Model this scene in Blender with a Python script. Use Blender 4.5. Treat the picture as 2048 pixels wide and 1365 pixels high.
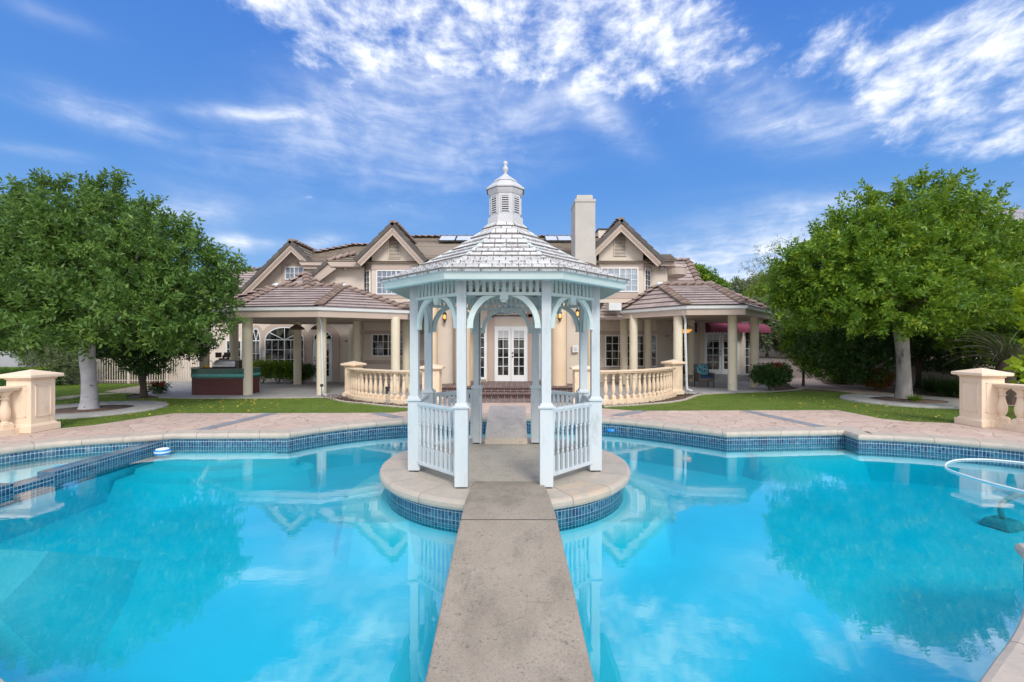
import bpy, bmesh, math, random
import numpy as np
from mathutils import Vector, Matrix
from mathutils.geometry import tessellate_polygon
R = math.radians
random.seed(7); rng = np.random.default_rng(11)
for o in list(bpy.data.objects): bpy.data.objects.remove(o)
C = bpy.context.scene.collection
scene = bpy.context.scene

# ---------------------------------------------------------------- camera
CAMZ = 1.78; F = 910.0; CX = 1024.0; HY = 690.0          # photo focal length and horizon, used to survey the place
cam_d = bpy.data.cameras.new('camera'); cam = bpy.data.objects.new('camera', cam_d); C.objects.link(cam)
cam.location = (0, 0, CAMZ); cam.rotation_euler = (R(90), 0, 0)
cam_d.sensor_width = 36; cam_d.lens = 36 * F / 2048; cam_d.shift_y = (HY - 682.5) / 2048
cam_d.clip_start = 0.05; cam_d.clip_end = 2000
scene.camera = cam
scene.render.resolution_x = 1024; scene.render.resolution_y = 682
scene.view_settings.view_transform = 'Standard'; scene.view_settings.look = 'None'
scene.view_settings.exposure = 0.45; scene.view_settings.gamma = 1
scene.render.engine = 'CYCLES'
scene.cycles.max_bounces = 8; scene.cycles.transparent_max_bounces = 16

# ---------------------------------------------------------------- node helpers
class NT:
    def __init__(s, nt): s.nt = nt; s.n = nt.nodes; s.l = nt.links
    def put(s, sock, v):
        if hasattr(v, 'is_output') or hasattr(v, 'links'): s.l.new(v, sock)
        elif isinstance(v, (tuple, list)):
            v = tuple(v)
            if sock.type == 'RGBA' and len(v) == 3: v = v + (1,)
            sock.default_value = v
        else: sock.default_value = v
    def node(s, t, props=None, **ins):
        n = s.n.new(t)
        for k, v in (props or {}).items(): setattr(n, k, v)
        for k, v in ins.items(): s.put(n.inputs[k.replace('_', ' ')], v)
        return n
    def m(s, op, a, b=None, c=None, clamp=False):
        n = s.n.new('ShaderNodeMath'); n.operation = op; n.use_clamp = clamp
        s.put(n.inputs[0], a)
        if b is not None: s.put(n.inputs[1], b)
        if c is not None: s.put(n.inputs[2], c)
        return n.outputs[0]
    def mix(s, f, a, b, blend='MIX'):
        n = s.n.new('ShaderNodeMix'); n.data_type = 'RGBA'; n.blend_type = blend
        s.put(n.inputs[0], f); s.put(n.inputs[6], a); s.put(n.inputs[7], b)
        return n.outputs[2]
    def ramp(s, f, stops):
        n = s.n.new('ShaderNodeValToRGB'); e = n.color_ramp.elements
        while len(e) < len(stops): e.new(0.5)
        for i, (p, c) in enumerate(stops):
            e[i].position = p; e[i].color = tuple(c) + (1,) if len(c) == 3 else c
        s.put(n.inputs[0], f); return n.outputs[0]
    def step(s, x, lo, hi):
        n = s.n.new('ShaderNodeMapRange'); n.interpolation_type = 'SMOOTHSTEP'
        s.put(n.inputs[0], x); s.put(n.inputs[1], lo); s.put(n.inputs[2], hi)
        return n.outputs[0]
    def noise(s, vec, scale, detail=4, rough=.55, dist=0):
        n = s.n.new('ShaderNodeTexNoise'); s.put(n.inputs['Vector'], vec)
        n.inputs['Scale'].default_value = scale; n.inputs['Detail'].default_value = detail
        n.inputs['Roughness'].default_value = rough; n.inputs['Distortion'].default_value = dist
        return n.outputs[0]
    def comb(s, x, y, z=0.0):
        n = s.n.new('ShaderNodeCombineXYZ'); s.put(n.inputs[0], x); s.put(n.inputs[1], y); s.put(n.inputs[2], z); return n.outputs[0]
    def sep(s, v):
        n = s.n.new('ShaderNodeSeparateXYZ'); s.put(n.inputs[0], v); return n.outputs
    def scale(s, v, t):
        n = s.n.new('ShaderNodeVectorMath'); n.operation = 'MULTIPLY'; s.put(n.inputs[0], v); n.inputs[1].default_value = t; return n.outputs[0]

# ---------------------------------------------------------------- sky and sun
SUN_EL, SUN_AZ = 39, 163        # azimuth from +Y towards +X
world = bpy.data.worlds.new('World'); scene.world = world; world.use_nodes = True
w = NT(world.node_tree); w.n.clear()
tc = w.node('ShaderNodeTexCoord').outputs['Generated']
dx, dy, dz = w.sep(tc)
sky = w.node('ShaderNodeTexSky', {'sky_type': 'NISHITA', 'sun_disc': False, 'sun_elevation': R(SUN_EL), 'sun_rotation': R(SUN_AZ), 'air_density': 1.0, 'dust_density': .4, 'ozone_density': 2.5}).outputs[0]
az = w.m('ARCTAN2', dx, dy); el = w.m('ARCSINE', dz)
el0 = w.m('MAXIMUM', el, 0.0)
grad = w.ramp(w.m('DIVIDE', el0, 0.8), [(0, (5.2, 7.9, 11.0)), (.15, (3.3, 6.5, 11.6)), (.40, (1.5, 4.4, 10.9)), (1, (.6, 2.3, 9.2))])
base = w.mix(.88, sky, grad)
cv = w.comb(w.m('DIVIDE', az, w.m('ADD', el0, .30)), w.m('LOGARITHM', w.m('ADD', el0, .12), 2.718), 0.0)
warp = w.n.new('ShaderNodeVectorMath'); warp.operation = 'MULTIPLY_ADD'
nz = w.n.new('ShaderNodeTexNoise'); w.put(nz.inputs['Vector'], cv); nz.inputs['Scale'].default_value = 3.0; nz.inputs['Detail'].default_value = 3
w.l.new(nz.outputs['Color'], warp.inputs[0]); warp.inputs[1].default_value = (.35, .18, 0); w.l.new(cv, warp.inputs[2])
wv = warp.outputs[0]
sv = w.comb(w.m('MULTIPLY', az, w.m('COSINE', el0)), w.m('MULTIPLY', el0, 1.40), 0.0)
warp2 = w.n.new('ShaderNodeVectorMath'); warp2.operation = 'MULTIPLY_ADD'; w.l.new(nz.outputs['Color'], warp2.inputs[0]); warp2.inputs[1].default_value = (.10, .06, 0); w.l.new(sv, warp2.inputs[2])
puff = w.noise(warp2.outputs[0], 17.0, 9, .60)
fine = w.noise(warp2.outputs[0], 42.0, 6, .62)
bigp = w.noise(sv, 5.0, 3, .5)
streak = w.noise(w.scale(wv, (.55, 3.0, 1)), 3.2, 8, .62)
edge = w.noise(w.scale(wv, (1, 2, 1)), 2.2, 5, .6)
def blob(px, py, sx, sy, rot=0.0):
    u = (px - CX) / F; v = (HY - py) / F
    a0 = math.atan(u); e0 = math.atan(v / math.sqrt(1 + u * u))
    k = 1 / (1 + u * u); sa = sx / F * k; se = sy / F * math.sqrt(k)
    c, s_ = math.cos(R(rot)), math.sin(R(rot))
    da = w.m('SUBTRACT', az, a0); de = w.m('SUBTRACT', el, e0)
    p = w.m('ADD', w.m('MULTIPLY', da, c / sa), w.m('MULTIPLY', de, s_ / sa))
    q = w.m('ADD', w.m('MULTIPLY', da, -s_ / se), w.m('MULTIPLY', de, c / se))
    r2 = w.m('ADD', w.m('MULTIPLY', p, p), w.m('MULTIPLY', q, q))
    return w.m('EXPONENT', w.m('MULTIPLY', r2, -1.0))
def union(bl, amp):
    t = None
    for b, a in zip(bl, amp):
        b = w.m('MULTIPLY', b, a); t = b if t is None else w.m('ADD', t, b)
    return t
PUFF = union([blob(960, 10, 420, 120, 0), blob(1180, 130, 190, 110, -10), blob(760, 95, 200, 90, 20), blob(540, -10, 130, 40),
              blob(1980, 60, 230, 90, 0), blob(1640, 120, 330, 55, -14), blob(1930, 235, 230, 85, -4), blob(2060, 290, 130, 60),
              blob(1340, 40, 110, 60), blob(1700, 30, 70, 40), blob(1800, 215, 160, 50, -8)],
             [1.0, .78, .62, .75, .92, .78, .82, .55, .6, .6, .6])
VEIL = union([blob(780, 180, 330, 85, 28), blob(1010, 260, 280, 90, 25), blob(1480, 180, 160, 60, -35), blob(200, 225, 150, 26, -4), blob(520, 228, 130, 12, 10),
              blob(1560, 520, 320, 62, -5), blob(1720, 430, 240, 40, -12), blob(350, 425, 110, 26, 8), blob(480, 485, 70, 16), blob(60, 300, 120, 12, 6),
              blob(1180, 200, 130, 26, -42), blob(1650, 250, 180, 40, -8), blob(1450, 620, 620, 75), blob(100, 30, 130, 20), blob(640, 485, 50, 14, 10)],
             [.80, .62, .6, .9, .75, 1.25, .75, .8, .9, .5, .8, .7, .9, .35, .8])
SPOT = union([blob(700, 405, 95, 16), blob(740, 292, 60, 10), blob(830, 290, 45, 8), blob(1410, 256, 40, 8), blob(1850, 145, 120, 16)], [.9, .7, .8, .9, .8])
pm_ = w.m('ADD', w.m('ADD', w.m('MULTIPLY', puff, .62), w.m('MULTIPLY', fine, .18)), w.m('MULTIPLY', bigp, .20))
c1 = w.step(w.m('ADD', w.m('MULTIPLY', w.m('SUBTRACT', pm_, .5), 4.2), w.m('MULTIPLY', w.m('SUBTRACT', w.m('MINIMUM', PUFF, 1.05), .68), 1.35)), -.40, 1.15)
c2 = w.m('MULTIPLY', w.m('MINIMUM', VEIL, 1.1), w.m('ADD', .22, w.m('MULTIPLY', .78, w.step(w.m('ADD', w.m('MULTIPLY', streak, .7), w.m('MULTIPLY', puff, .3)), .32, .70))))
c3 = w.m('MULTIPLY', w.step(SPOT, .15, .9), w.step(puff, .50, .68))
# unseen sky behind the camera and overhead: bright cloud added as fill light
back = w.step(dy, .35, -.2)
c_fill = w.m('MULTIPLY', w.m('MAXIMUM', back, w.step(el, .72, .95)), w.step(edge, .34, .56))
cl = w.m('MAXIMUM', w.m('MAXIMUM', c1, w.m('MULTIPLY', c2, .95)), w.m('MAXIMUM', c3, w.m('MULTIPLY', c_fill, .85)))
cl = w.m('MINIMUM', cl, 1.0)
ccol = w.mix(w.step(puff, .35, .7), (12.5, 13.3, 14.8), (16.5, 16.8, 17.2))
ccol = w.mix(w.m('MAXIMUM', back, w.step(el, .8, 1.1)), ccol, (30.0, 29.2, 28.0))  # unseen cloud set far brighter than the visible cloud to light the house front
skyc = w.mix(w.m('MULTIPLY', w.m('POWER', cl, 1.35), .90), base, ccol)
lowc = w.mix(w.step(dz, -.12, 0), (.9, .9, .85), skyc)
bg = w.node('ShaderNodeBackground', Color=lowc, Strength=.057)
w.l.new(bg.outputs[0], w.node('ShaderNodeOutputWorld').inputs[0])

sun_d = bpy.data.lights.new('sun', 'SUN'); sun_d.energy = 1.75; sun_d.angle = R(18); sun_d.color = (1, .94, .86)
sun = bpy.data.objects.new('sun', sun_d); C.objects.link(sun)
sd = Vector((math.sin(R(SUN_AZ)) * math.cos(R(SUN_EL)), math.cos(R(SUN_AZ)) * math.cos(R(SUN_EL)), math.sin(R(SUN_EL))))
sun.rotation_euler = (-sd).to_track_quat('-Z', 'Y').to_euler()

# ---------------------------------------------------------------- survey helpers
def at(px, py, Y): return ((px - CX) * Y / F, Y, CAMZ + (HY - py) * Y / F)
def gp(px, py, z=0.0):
    Y = F * (CAMZ - z) / (py - HY); return ((px - CX) * Y / F, Y)
def X(px, Y): return (px - CX) * Y / F
def Z(py, Y): return CAMZ + (HY - py) * Y / F

# ---------------------------------------------------------------- materials
def newmat(name):
    m = bpy.data.materials.new(name); m.use_nodes = True
    t = NT(m.node_tree); t.n.clear()
    out = t.n.new('ShaderNodeOutputMaterial'); p = t.n.new('ShaderNodeBsdfPrincipled')
    t.l.new(p.outputs[0], out.inputs[0]); return m, t, p, out
def crd(t, which='Object'): return t.node('ShaderNodeTexCoord').outputs[which]
def bump(t, p, h, strength, dist=.01):
    b = t.node('ShaderNodeBump', Strength=strength, Distance=dist, Height=h); t.l.new(b.outputs[0], p.inputs['Normal'])
def pm(name, c1, c2, scale=4, rough=.7, bmp=.2, bscale=60, spec=.4, metal=0, dirt=None, dscale=2.2, dlo=.58, dhi=.75, stretch=(1, 1, 1)):
    m, t, p, o = newmat(name); v = t.scale(crd(t), stretch)
    n = t.noise(v, scale, 5); c = t.mix(t.step(n, .3, .7), c1, c2)
    if dirt: c = t.mix(t.step(t.noise(v, dscale, 8, .7), dlo, dhi), c, dirt)
    t.put(p.inputs['Base Color'], c); p.inputs['Roughness'].default_value = rough
    p.inputs['Specular IOR Level'].default_value = spec; p.inputs['Metallic'].default_value = metal
    if bmp: bump(t, p, t.noise(v, bscale, 4), bmp, .006)
    return m
M = {}
M['stucco'] = pm('stucco', (.63, .55, .46), (.68, .595, .50), 1.2, .9, .4, 60, dirt=(.55, .45, .355), dscale=.8, dlo=.55, dhi=.85)
M['stucco_trim'] = pm('stucco_trim', (.47, .375, .315), (.50, .40, .34), 1.5, .9, .3, 90)
M['fascia'] = pm('fascia_paint', (.48, .39, .325), (.51, .415, .345), 2, .6, .1, 60)
M['column'] = pm('column_paint', (.68, .61, .46), (.73, .66, .51), 1.5, .75, .15, 80, dirt=(.6, .53, .41), dscale=1.1)
M['pilaster'] = pm('pilaster_paint', (.66, .51, .34), (.70, .55, .38), 1.5, .8, .15, 80)
M['balustrade'] = pm('balustrade_stone', (.74, .58, .41), (.79, .64, .47), 3, .75, .25, 120, dirt=(.50, .385, .27), dscale=5, dlo=.52, dhi=.72, stretch=(1, 1, .35))
M['pillar'] = pm('pillar_stone', (.76, .60, .44), (.80, .65, .49), 2, .75, .2, 120, dirt=(.58, .45, .33), dscale=3.5, dlo=.53, dhi=.75, stretch=(1, 1, .35))
M['white'] = pm('white_paint', (.78, .79, .79), (.74, .75, .75), 3, .45, .05, 60)
M['mint'] = pm('mint_paint', (.53, .645, .615), (.60, .70, .67), 2.0, .55, .2, 30, dirt=(.50, .58, .54), dscale=5, dlo=.56, dhi=.85, stretch=(1, 1, .35))
M['mint_white'] = pm('pale_blue_paint', (.50, .565, .585), (.57, .62, .635), 2.0, .5, .25, 30, dirt=(.36, .385, .37), dscale=7, dlo=.50, dhi=.82, stretch=(1, 1, .3))
M['cupola'] = pm('weathered_white_paint', (.47, .485, .50), (.54, .55, .56), 3, .6, .2, 40, dirt=(.42, .43, .42), dscale=6, dlo=.55, dhi=.85)
M['dark'] = pm('dark_metal', (.02, .02, .022), (.035, .035, .035), 5, .5, .1, 50)
M['steel'] = pm('brushed_steel', (.55, .55, .55), (.62, .62, .62), 8, .32, .1, 60, metal=.9)
M['gutter'] = pm('gutter_paint', (.60, .63, .63), (.66, .68, .68), 3, .45, .05, 50)
M['grey_tile_edge'] = pm('rake_tile', (.115, .10, .09), (.17, .15, .135), 3, .85, .4, 50)
M['cap_tile'] = pm('cap_tile', (.36, .235, .175), (.25, .18, .15), 2.2, .85, .4, 50)
M['chimney'] = pm('chimney_stucco', (.45, .425, .385), (.49, .465, .42), 1.5, .9, .3, 80)
M['rakewood'] = pm('soffit_wood', (.42, .345, .285), (.47, .39, .325), 3, .8, .1, 50)
M['mulch'] = pm('mulch', (.075, .048, .035), (.17, .115, .085), 9, .95, 1.0, 40, dirt=(.30, .23, .17), dscale=26, dlo=.62, dhi=.7)
M['curb'] = pm('curb_concrete', (.52, .46, .39), (.42, .37, .31), 4, .9, .3, 80)
M['wall_garden'] = pm('garden_wall', (.52, .46, .40), (.45, .40, .35), 1.5, .9, .4, 60, dirt=(.30, .26, .22), dscale=1.2, dlo=.52, dhi=.75, stretch=(1, 1, .5))
M['wall_grey'] = pm('garden_wall_grey', (.40, .41, .43), (.34, .35, .36), 1.2, .9, .4, 60, dirt=(.22, .22, .21), dscale=1.0, dlo=.52, dhi=.75)
M['iron_beige'] = pm('fence_paint', (.62, .55, .45), (.56, .49, .40), 3, .6, .05, 50)
M['bark_dark'] = pm('bark_dark', (.06, .045, .035), (.11, .085, .065), 8, .95, .8, 30, stretch=(1, 1, .3))
M['bark_pale'] = pm('bark_pale', (.25, .235, .22), (.36, .34, .32), 5, .9, .7, 24, dirt=(.12, .10, .09), dscale=3.6, dlo=.52, dhi=.66, stretch=(1, 1, .35))
M['bark_paint'] = pm('painted_bark', (.42, .41, .43), (.52, .51, .53), 4, .85, .5, 24, dirt=(.17, .15, .14), dscale=6.5, dlo=.60, dhi=.635, stretch=(1, 1, 1.3))
M['bark_limb'] = pm('bark_limb', (.17, .15, .125), (.26, .235, .20), 6, .95, .6, 24)
M['tile_green'] = pm('green_tile', (.010, .075, .055), (.02, .12, .09), 14, .25, .2, 40, spec=.6)
M['tile_teal'] = pm('teal_tile', (.07, .33, .30), (.10, .40, .36), 14, .3, .2, 40)
M['counter'] = pm('counter_stone', (.10, .11, .10), (.16, .17, .16), 12, .4, .1, 50)
M['awning'] = pm('awning_canvas', (.17, .032, .062), (.20, .045, .08), 3, .85, .2, 120)
M['wicker'] = pm('wicker', (.12, .105, .09), (.07, .06, .05), 60, .8, .6, 160)
M['navy'] = pm('navy_cloth', (.01, .03, .10), (.015, .045, .14), 6, .9, .2, 90)
M['pvc'] = pm('white_hose', (.75, .78, .78), (.68, .72, .72), 4, .4, 0)
M['cleaner'] = pm('cleaner_plastic', (.05, .30, .36), (.07, .36, .42), 4, .4, 0)
M['blueplastic'] = pm('blue_plastic', (.02, .22, .62), (.03, .28, .70), 4, .35, 0)
M['yellow'] = pm('yellow_glaze', (.85, .40, .01), (.80, .36, .01), 4, .35, 0)
M['rust'] = pm('rattan_shade', (.10, .07, .05), (.17, .12, .08), 40, .8, .5, 120)
M['solar'] = pm('solar_glass', (.50, .55, .60), (.56, .60, .66), 3, .2, 0, spec=.6)
M['pink_wall'] = pm('neighbour_wall', (.60, .58, .56), (.55, .53, .51), 2, .9, .2, 60)
M['plastic_white'] = pm('white_plastic', (.72, .72, .70), (.68, .68, .66), 3, .5, 0)
M['petal_red'] = pm('red_petals', (.42, .012, .03), (.28, .008, .02), 20, .6, 0)

def lampmat():
    m, t, p, o = newmat('lamp_glow'); p.inputs['Base Color'].default_value = (.9, .45, .12, 1)
    p.inputs['Emission Color'].default_value = (1, .42, .10, 1); p.inputs['Emission Strength'].default_value = .7; return m
M['glow'] = lampmat()

def glassmat(name, col, col2, rough=.06, curtain=None):
    m, t, p, o = newmat(name); v = crd(t)
    c = t.mix(t.step(t.noise(t.scale(v, (2.2, 2.2, .8)), 1.6, 4, .6, .6), .46, .66), col, col2)
    t.put(p.inputs['Base Color'], c)
    p.inputs['Roughness'].default_value = rough; p.inputs['Specular IOR Level'].default_value = .55; return m
M['band_slate'] = pm('band_slate', (.20, .215, .24), (.27, .28, .30), 3, .7, .3, 40)
M['valance'] = pm('valance_cloth', (.45, .48, .50), (.55, .57, .58), 6, .6, 0)
M['glass'] = glassmat('window_glass', (.008, .009, .009), (.10, .095, .08), .03)
M['glass_up'] = glassmat('upper_window_glass', (.16, .20, .26), (.24, .27, .33), .12)
M['glass_shutter'] = glassmat('shutter_glass', (.30, .36, .42), (.40, .45, .50), .15)

def flagstone():
    m, t, p, o = newmat('pink_flagstone'); v = crd(t)
    n = t.n.new('ShaderNodeTexNoise'); t.put(n.inputs['Vector'], v); n.inputs['Scale'].default_value = 1.6
    ad = t.n.new('ShaderNodeVectorMath'); ad.operation = 'MULTIPLY_ADD'; t.l.new(n.outputs['Color'], ad.inputs[0]); ad.inputs[1].default_value = (.35, .35, 0); t.l.new(v, ad.inputs[2])
    vo = t.node('ShaderNodeTexVoronoi', {'feature': 'DISTANCE_TO_EDGE'}, Vector=ad.outputs[0], Scale=3.1)
    vc = t.node('ShaderNodeTexVoronoi', {'feature': 'F1'}, Vector=ad.outputs[0], Scale=3.1)
    cell = t.node('ShaderNodeSeparateColor', Color=vc.outputs['Color']).outputs[0]
    c = t.ramp(cell, [(0, (.42, .31, .255)), (.3, (.53, .40, .32)), (.6, (.48, .36, .30)), (.85, (.58, .46, .37)), (1, (.46, .38, .335))])
    c = t.mix(t.step(t.noise(v, 9, 6, .65), .35, .8), c, (.60, .45, .36))
    g = t.step(vo.outputs[0], .010, .032)
    c = t.mix(g, (.36, .27, .225), c)
    t.put(p.inputs['Base Color'], c); p.inputs['Roughness'].default_value = .85
    bump(t, p, t.m('ADD', t.m('MULTIPLY', g, 1.0), t.m('MULTIPLY', t.noise(v, 22, 5), .5)), .5, .012); return m
M['flag'] = flagstone()

def bricks(name, c1, c2, mortar, bw, bh, ms, rough=.8, off=.5, coord='Object', swap=None, bmp=.6, vary=None):
    m, t, p, o = newmat(name); v = crd(t, coord)
    if swap == 'xz':
        x, y, z = t.sep(v); v = t.comb(t.m('ADD', x, y), z, 0.0)
    b = t.node('ShaderNodeTexBrick', {'offset': off}, Vector=v, Color1=c1, Color2=c2, Mortar=mortar, Scale=1.0)
    b.inputs['Mortar Size'].default_value = ms; b.inputs['Mortar Smooth'].default_value = .2
    b.inputs['Brick Width'].default_value = bw; b.inputs['Row Height'].default_value = bh
    c = b.outputs[0]
    if vary: c = t.mix(t.m('MULTIPLY', t.step(t.noise(v, vary[1], 5, .6), .35, .8), vary[2]), c, vary[0])
    t.put(p.inputs['Base Color'], c); p.inputs['Roughness'].default_value = rough
    h = t.m('ADD', t.m('SUBTRACT', 1.0, b.outputs[1]), t.m('MULTIPLY', t.noise(v, 30, 4), .35))
    bump(t, p, h, bmp, .008); return m
M['slate'] = bricks('slate_paving', (.29, .295, .30), (.37, .37, .37), (.42, .41, .39), .62, .42, .010, .7, vary=((.42, .41, .40), 3, .6))
M['brickpave'] = bricks('brick_paving', (.12, .085, .08), (.19, .135, .125), (.42, .35, .29), .40, .40, .014, .75, off=.5, vary=((.25, .20, .18), 4, .5))
M['bricksteps'] = bricks('brick_riser', (.085, .03, .028), (.06, .045, .05), (.33, .26, .22), .215, .115, .010, .6, off=0, swap='xz')
M['bullnose'] = bricks('brick_nosing', (.10, .032, .03), (.045, .03, .035), (.33, .26, .22), .075, .5, .007, .5, off=0, swap='xz')
M['bbqbrick'] = bricks('bbq_brick', (.12, .035, .03), (.10, .03, .028), (.085, .03, .027), .215, .075, .006, .7, swap='xz', bmp=.4)
M['roof'] = bricks('concrete_roof_tile', (.40, .32, .29), (.30, .24, .225), (.13, .10, .095), .33, .34, .007, .85, coord='UV', bmp=.3, vary=((.42, .345, .31), 1.2, .55))
M['roof_main'] = bricks('weathered_roof_tile', (.26, .205, .16), (.19, .15, .12), (.08, .065, .055), .33, .34, .008, .9, coord='UV', bmp=.3, vary=((.24, .21, .12), 1.3, .6))
M['roof_grey'] = bricks('grey_roof_tile', (.33, .31, .34), (.40, .38, .41), (.18, .17, .19), .33, .30, .02, .85, coord='UV', bmp=.3)

def shingle():
    m, t, p, o = newmat('painted_wood_shingle'); v = crd(t, 'UV'); ov = crd(t)
    b = t.node('ShaderNodeTexBrick', {'offset': .5}, Vector=v, Color1=(.70, .71, .71), Color2=(.58, .585, .58), Mortar=(.13, .12, .11), Scale=1.0)
    b.inputs['Mortar Size'].default_value = .0065; b.inputs['Brick Width'].default_value = .155; b.inputs['Row Height'].default_value = .158
    b.inputs['Mortar Smooth'].default_value = .1
    peel = t.step(t.noise(ov, 38, 6, .75), .50, .56)
    area = t.step(t.noise(ov, 3.3, 4, .6), .40, .56)
    pk = t.m('MULTIPLY', peel, area)
    lo = t.m('FRACT', t.m('DIVIDE', t.sep(v)[1], .158))
    edgep = t.m('MULTIPLY', t.step(lo, .28, .02), t.step(t.noise(ov, 24, 5, .7), .38, .58))
    c = t.mix(t.m('MAXIMUM', pk, t.m('MULTIPLY', edgep, .85)), b.outputs[0], (.27, .25, .22))
    t.put(p.inputs['Base Color'], c); p.inputs['Roughness'].default_value = .75
    bump(t, p, t.m('ADD', t.m('SUBTRACT', 1.0, b.outputs[1]), t.m('MULTIPLY', t.noise(ov, 60, 4), .4)), .5, .006); return m
M['shingle'] = shingle()

def pooltile():
    m, t, p, o = newmat('pool_tile'); u, v, _ = t.sep(crd(t, 'UV'))
    P = .050
    fu = t.m('DIVIDE', u, P); iu = t.m('FLOOR', fu); du = t.m('ABSOLUTE', t.m('SUBTRACT', t.m('FRACT', fu), .5))
    # rows: 0-.05 square, .05-.15 tall lozenge, .15-.20 square ...
    fv = t.m('DIVIDE', t.m('MODULO', t.m('ADD', t.m('MULTIPLY', v, -1.0), 10.0), .20), .05)
    tall = t.m('MULTIPLY', t.m('GREATER_THAN', fv, 1.0), t.m('LESS_THAN', fv, 3.0))
    dshort = t.m('ABSOLUTE', t.m('SUBTRACT', t.m('FRACT', fv), .5))
    dtall = t.m('ABSOLUTE', t.m('DIVIDE', t.m('SUBTRACT', fv, 2.0), 2.0))
    dv = t.m('ADD', t.m('MULTIPLY', tall, dtall), t.m('MULTIPLY', t.m('SUBTRACT', 1.0, tall), dshort))
    # lozenge ends: subtract corners on the tall row
    cham = t.m('MULTIPLY', tall, t.m('MULTIPLY', du, .18))
    g = t.m('MAXIMUM', t.m('GREATER_THAN', du, .445), t.m('GREATER_THAN', t.m('ADD', dv, cham), t.m('ADD', .43, t.m('MULTIPLY', tall, .045))))
    wn = t.node('ShaderNodeTexWhiteNoise', {'noise_dimensions': '2D'}, Vector=t.comb(iu, t.m('FLOOR', t.m('ADD', fv, t.m('MULTIPLY', tall, -.01))), 0)).outputs[0]
    c = t.ramp(wn, [(0, (.006, .035, .10)), (.4, (.010, .085, .16)), (.75, (.03, .15, .23)), (1, (.015, .045, .12))])
    c = t.mix(g, c, (.34, .42, .45))
    oc = crd(t); c = t.mix(t.m('MULTIPLY', t.step(t.noise(oc, 3, 6, .7), .55, .8), .5), c, (.40, .44, .42))
    t.put(p.inputs['Base Color'], c); p.inputs['Roughness'].default_value = .22
    bump(t, p, t.m('SUBTRACT', 1.0, g), .4, .003); return m
M['pooltile'] = pooltile()

def coping():
    m, t, p, o = newmat('coping_stone'); u, v, _ = t.sep(crd(t, 'UV')); oc = crd(t)
    f = t.m('FRACT', t.m('DIVIDE', u, .62)); j = t.m('GREATER_THAN', t.m('ABSOLUTE', t.m('SUBTRACT', f, .5)), .492)
    wn = t.node('ShaderNodeTexWhiteNoise', {'noise_dimensions': '1D'}, W=t.m('FLOOR', t.m('DIVIDE', u, .62))).outputs[0]
    c = t.ramp(wn, [(0, (.46, .40, .325)), (.5, (.52, .44, .355)), (.85, (.49, .43, .36)), (1, (.56, .42, .29))])
    c = t.mix(t.step(t.noise(oc, 5, 6, .65), .35, .75), c, (.40, .365, .31))
    c = t.mix(t.m('MULTIPLY', t.step(t.noise(oc, 26, 5, .7), .60, .70), .5), c, (.26, .23, .19))
    c = t.mix(j, c, (.20, .17, .14))
    t.put(p.inputs['Base Color'], c); p.inputs['Roughness'].default_value = .7
    bump(t, p, t.m('SUBTRACT', t.noise(oc, 50, 4), j), .4, .006); return m
M['coping'] = coping()

def capmat(name, cols):
    m, t, p, o = newmat(name); rp = t.n.new('ShaderNodeNewGeometry').outputs['Random Per Island']
    c = t.ramp(rp, [(i / (len(cols) - 1), q) for i, q in enumerate(cols)]); v = crd(t)
    c = t.mix(t.m('MULTIPLY', t.step(t.noise(v, 6, 6, .7), .45, .75), .5), c, (.16, .13, .11))
    t.put(p.inputs['Base Color'], c); p.inputs['Roughness'].default_value = .9; bump(t, p, t.noise(v, 40, 4), .4, .006); return m
M['cap_tile'] = capmat('cap_tile', [(.20, .15, .125), (.31, .225, .185), (.25, .18, .15), (.36, .27, .22)])
M['grey_tile_edge'] = capmat('rake_tile', [(.075, .068, .062), (.11, .10, .092), (.09, .08, .072), (.13, .12, .11)])
def concrete(name, a, b, stain, amt=.55):
    m, t, p, o = newmat(name); v = crd(t)
    c = t.mix(t.step(t.noise(v, 2.2, 5, .6), .3, .7), a, b)
    c = t.mix(t.m('MULTIPLY', t.step(t.noise(t.scale(v, (1, .55, 1)), 3.1, 8, .72), .46, .68), amt), c, stain)
    sp = t.m('MULTIPLY', t.step(t.noise(v, 34, 6, .7), .56, .64), t.step(t.noise(v, 5, 5, .6), .36, .60))
    c = t.mix(t.m('MULTIPLY', sp, .75), c, (.10, .09, .08))
    sp2 = t.step(t.noise(v, 70, 4, .75), .54, .64)
    c = t.mix(t.m('MULTIPLY', sp2, .55), c, (.13, .115, .10))
    sp3 = t.step(t.noise(v, 85, 2, .7), .60, .72)
    c = t.mix(t.m('MULTIPLY', sp3, .35), c, (.66, .60, .54))
    cr = t.node('ShaderNodeTexVoronoi', {'feature': 'DISTANCE_TO_EDGE'}, Vector=t.scale(v, (1, .6, 1)), Scale=2.6)
    ck = t.m('MULTIPLY', t.step(cr.outputs[0], .006, .001), t.step(t.noise(v, 1.6, 3), .48, .62))
    c = t.mix(t.m('MULTIPLY', ck, .5), c, (.10, .09, .08))
    t.put(p.inputs['Base Color'], c); p.inputs['Roughness'].default_value = .85
    bump(t, p, t.m('ADD', t.noise(v, 90, 5, .7), t.m('MULTIPLY', t.noise(v, 18, 4), .8)), .45, .006); return m
M['bridge'] = concrete('bridge_concrete', (.305, .258, .198), (.36, .307, .238), (.185, .155, .118), .6)
M['bridge_far'] = concrete('bridge_concrete_pale', (.62, .54, .44), (.68, .60, .49), (.36, .29, .23), .45)
M['floorcon'] = concrete('island_concrete', (.44, .39, .31), (.49, .44, .36), (.30, .26, .21), .4)

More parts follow.
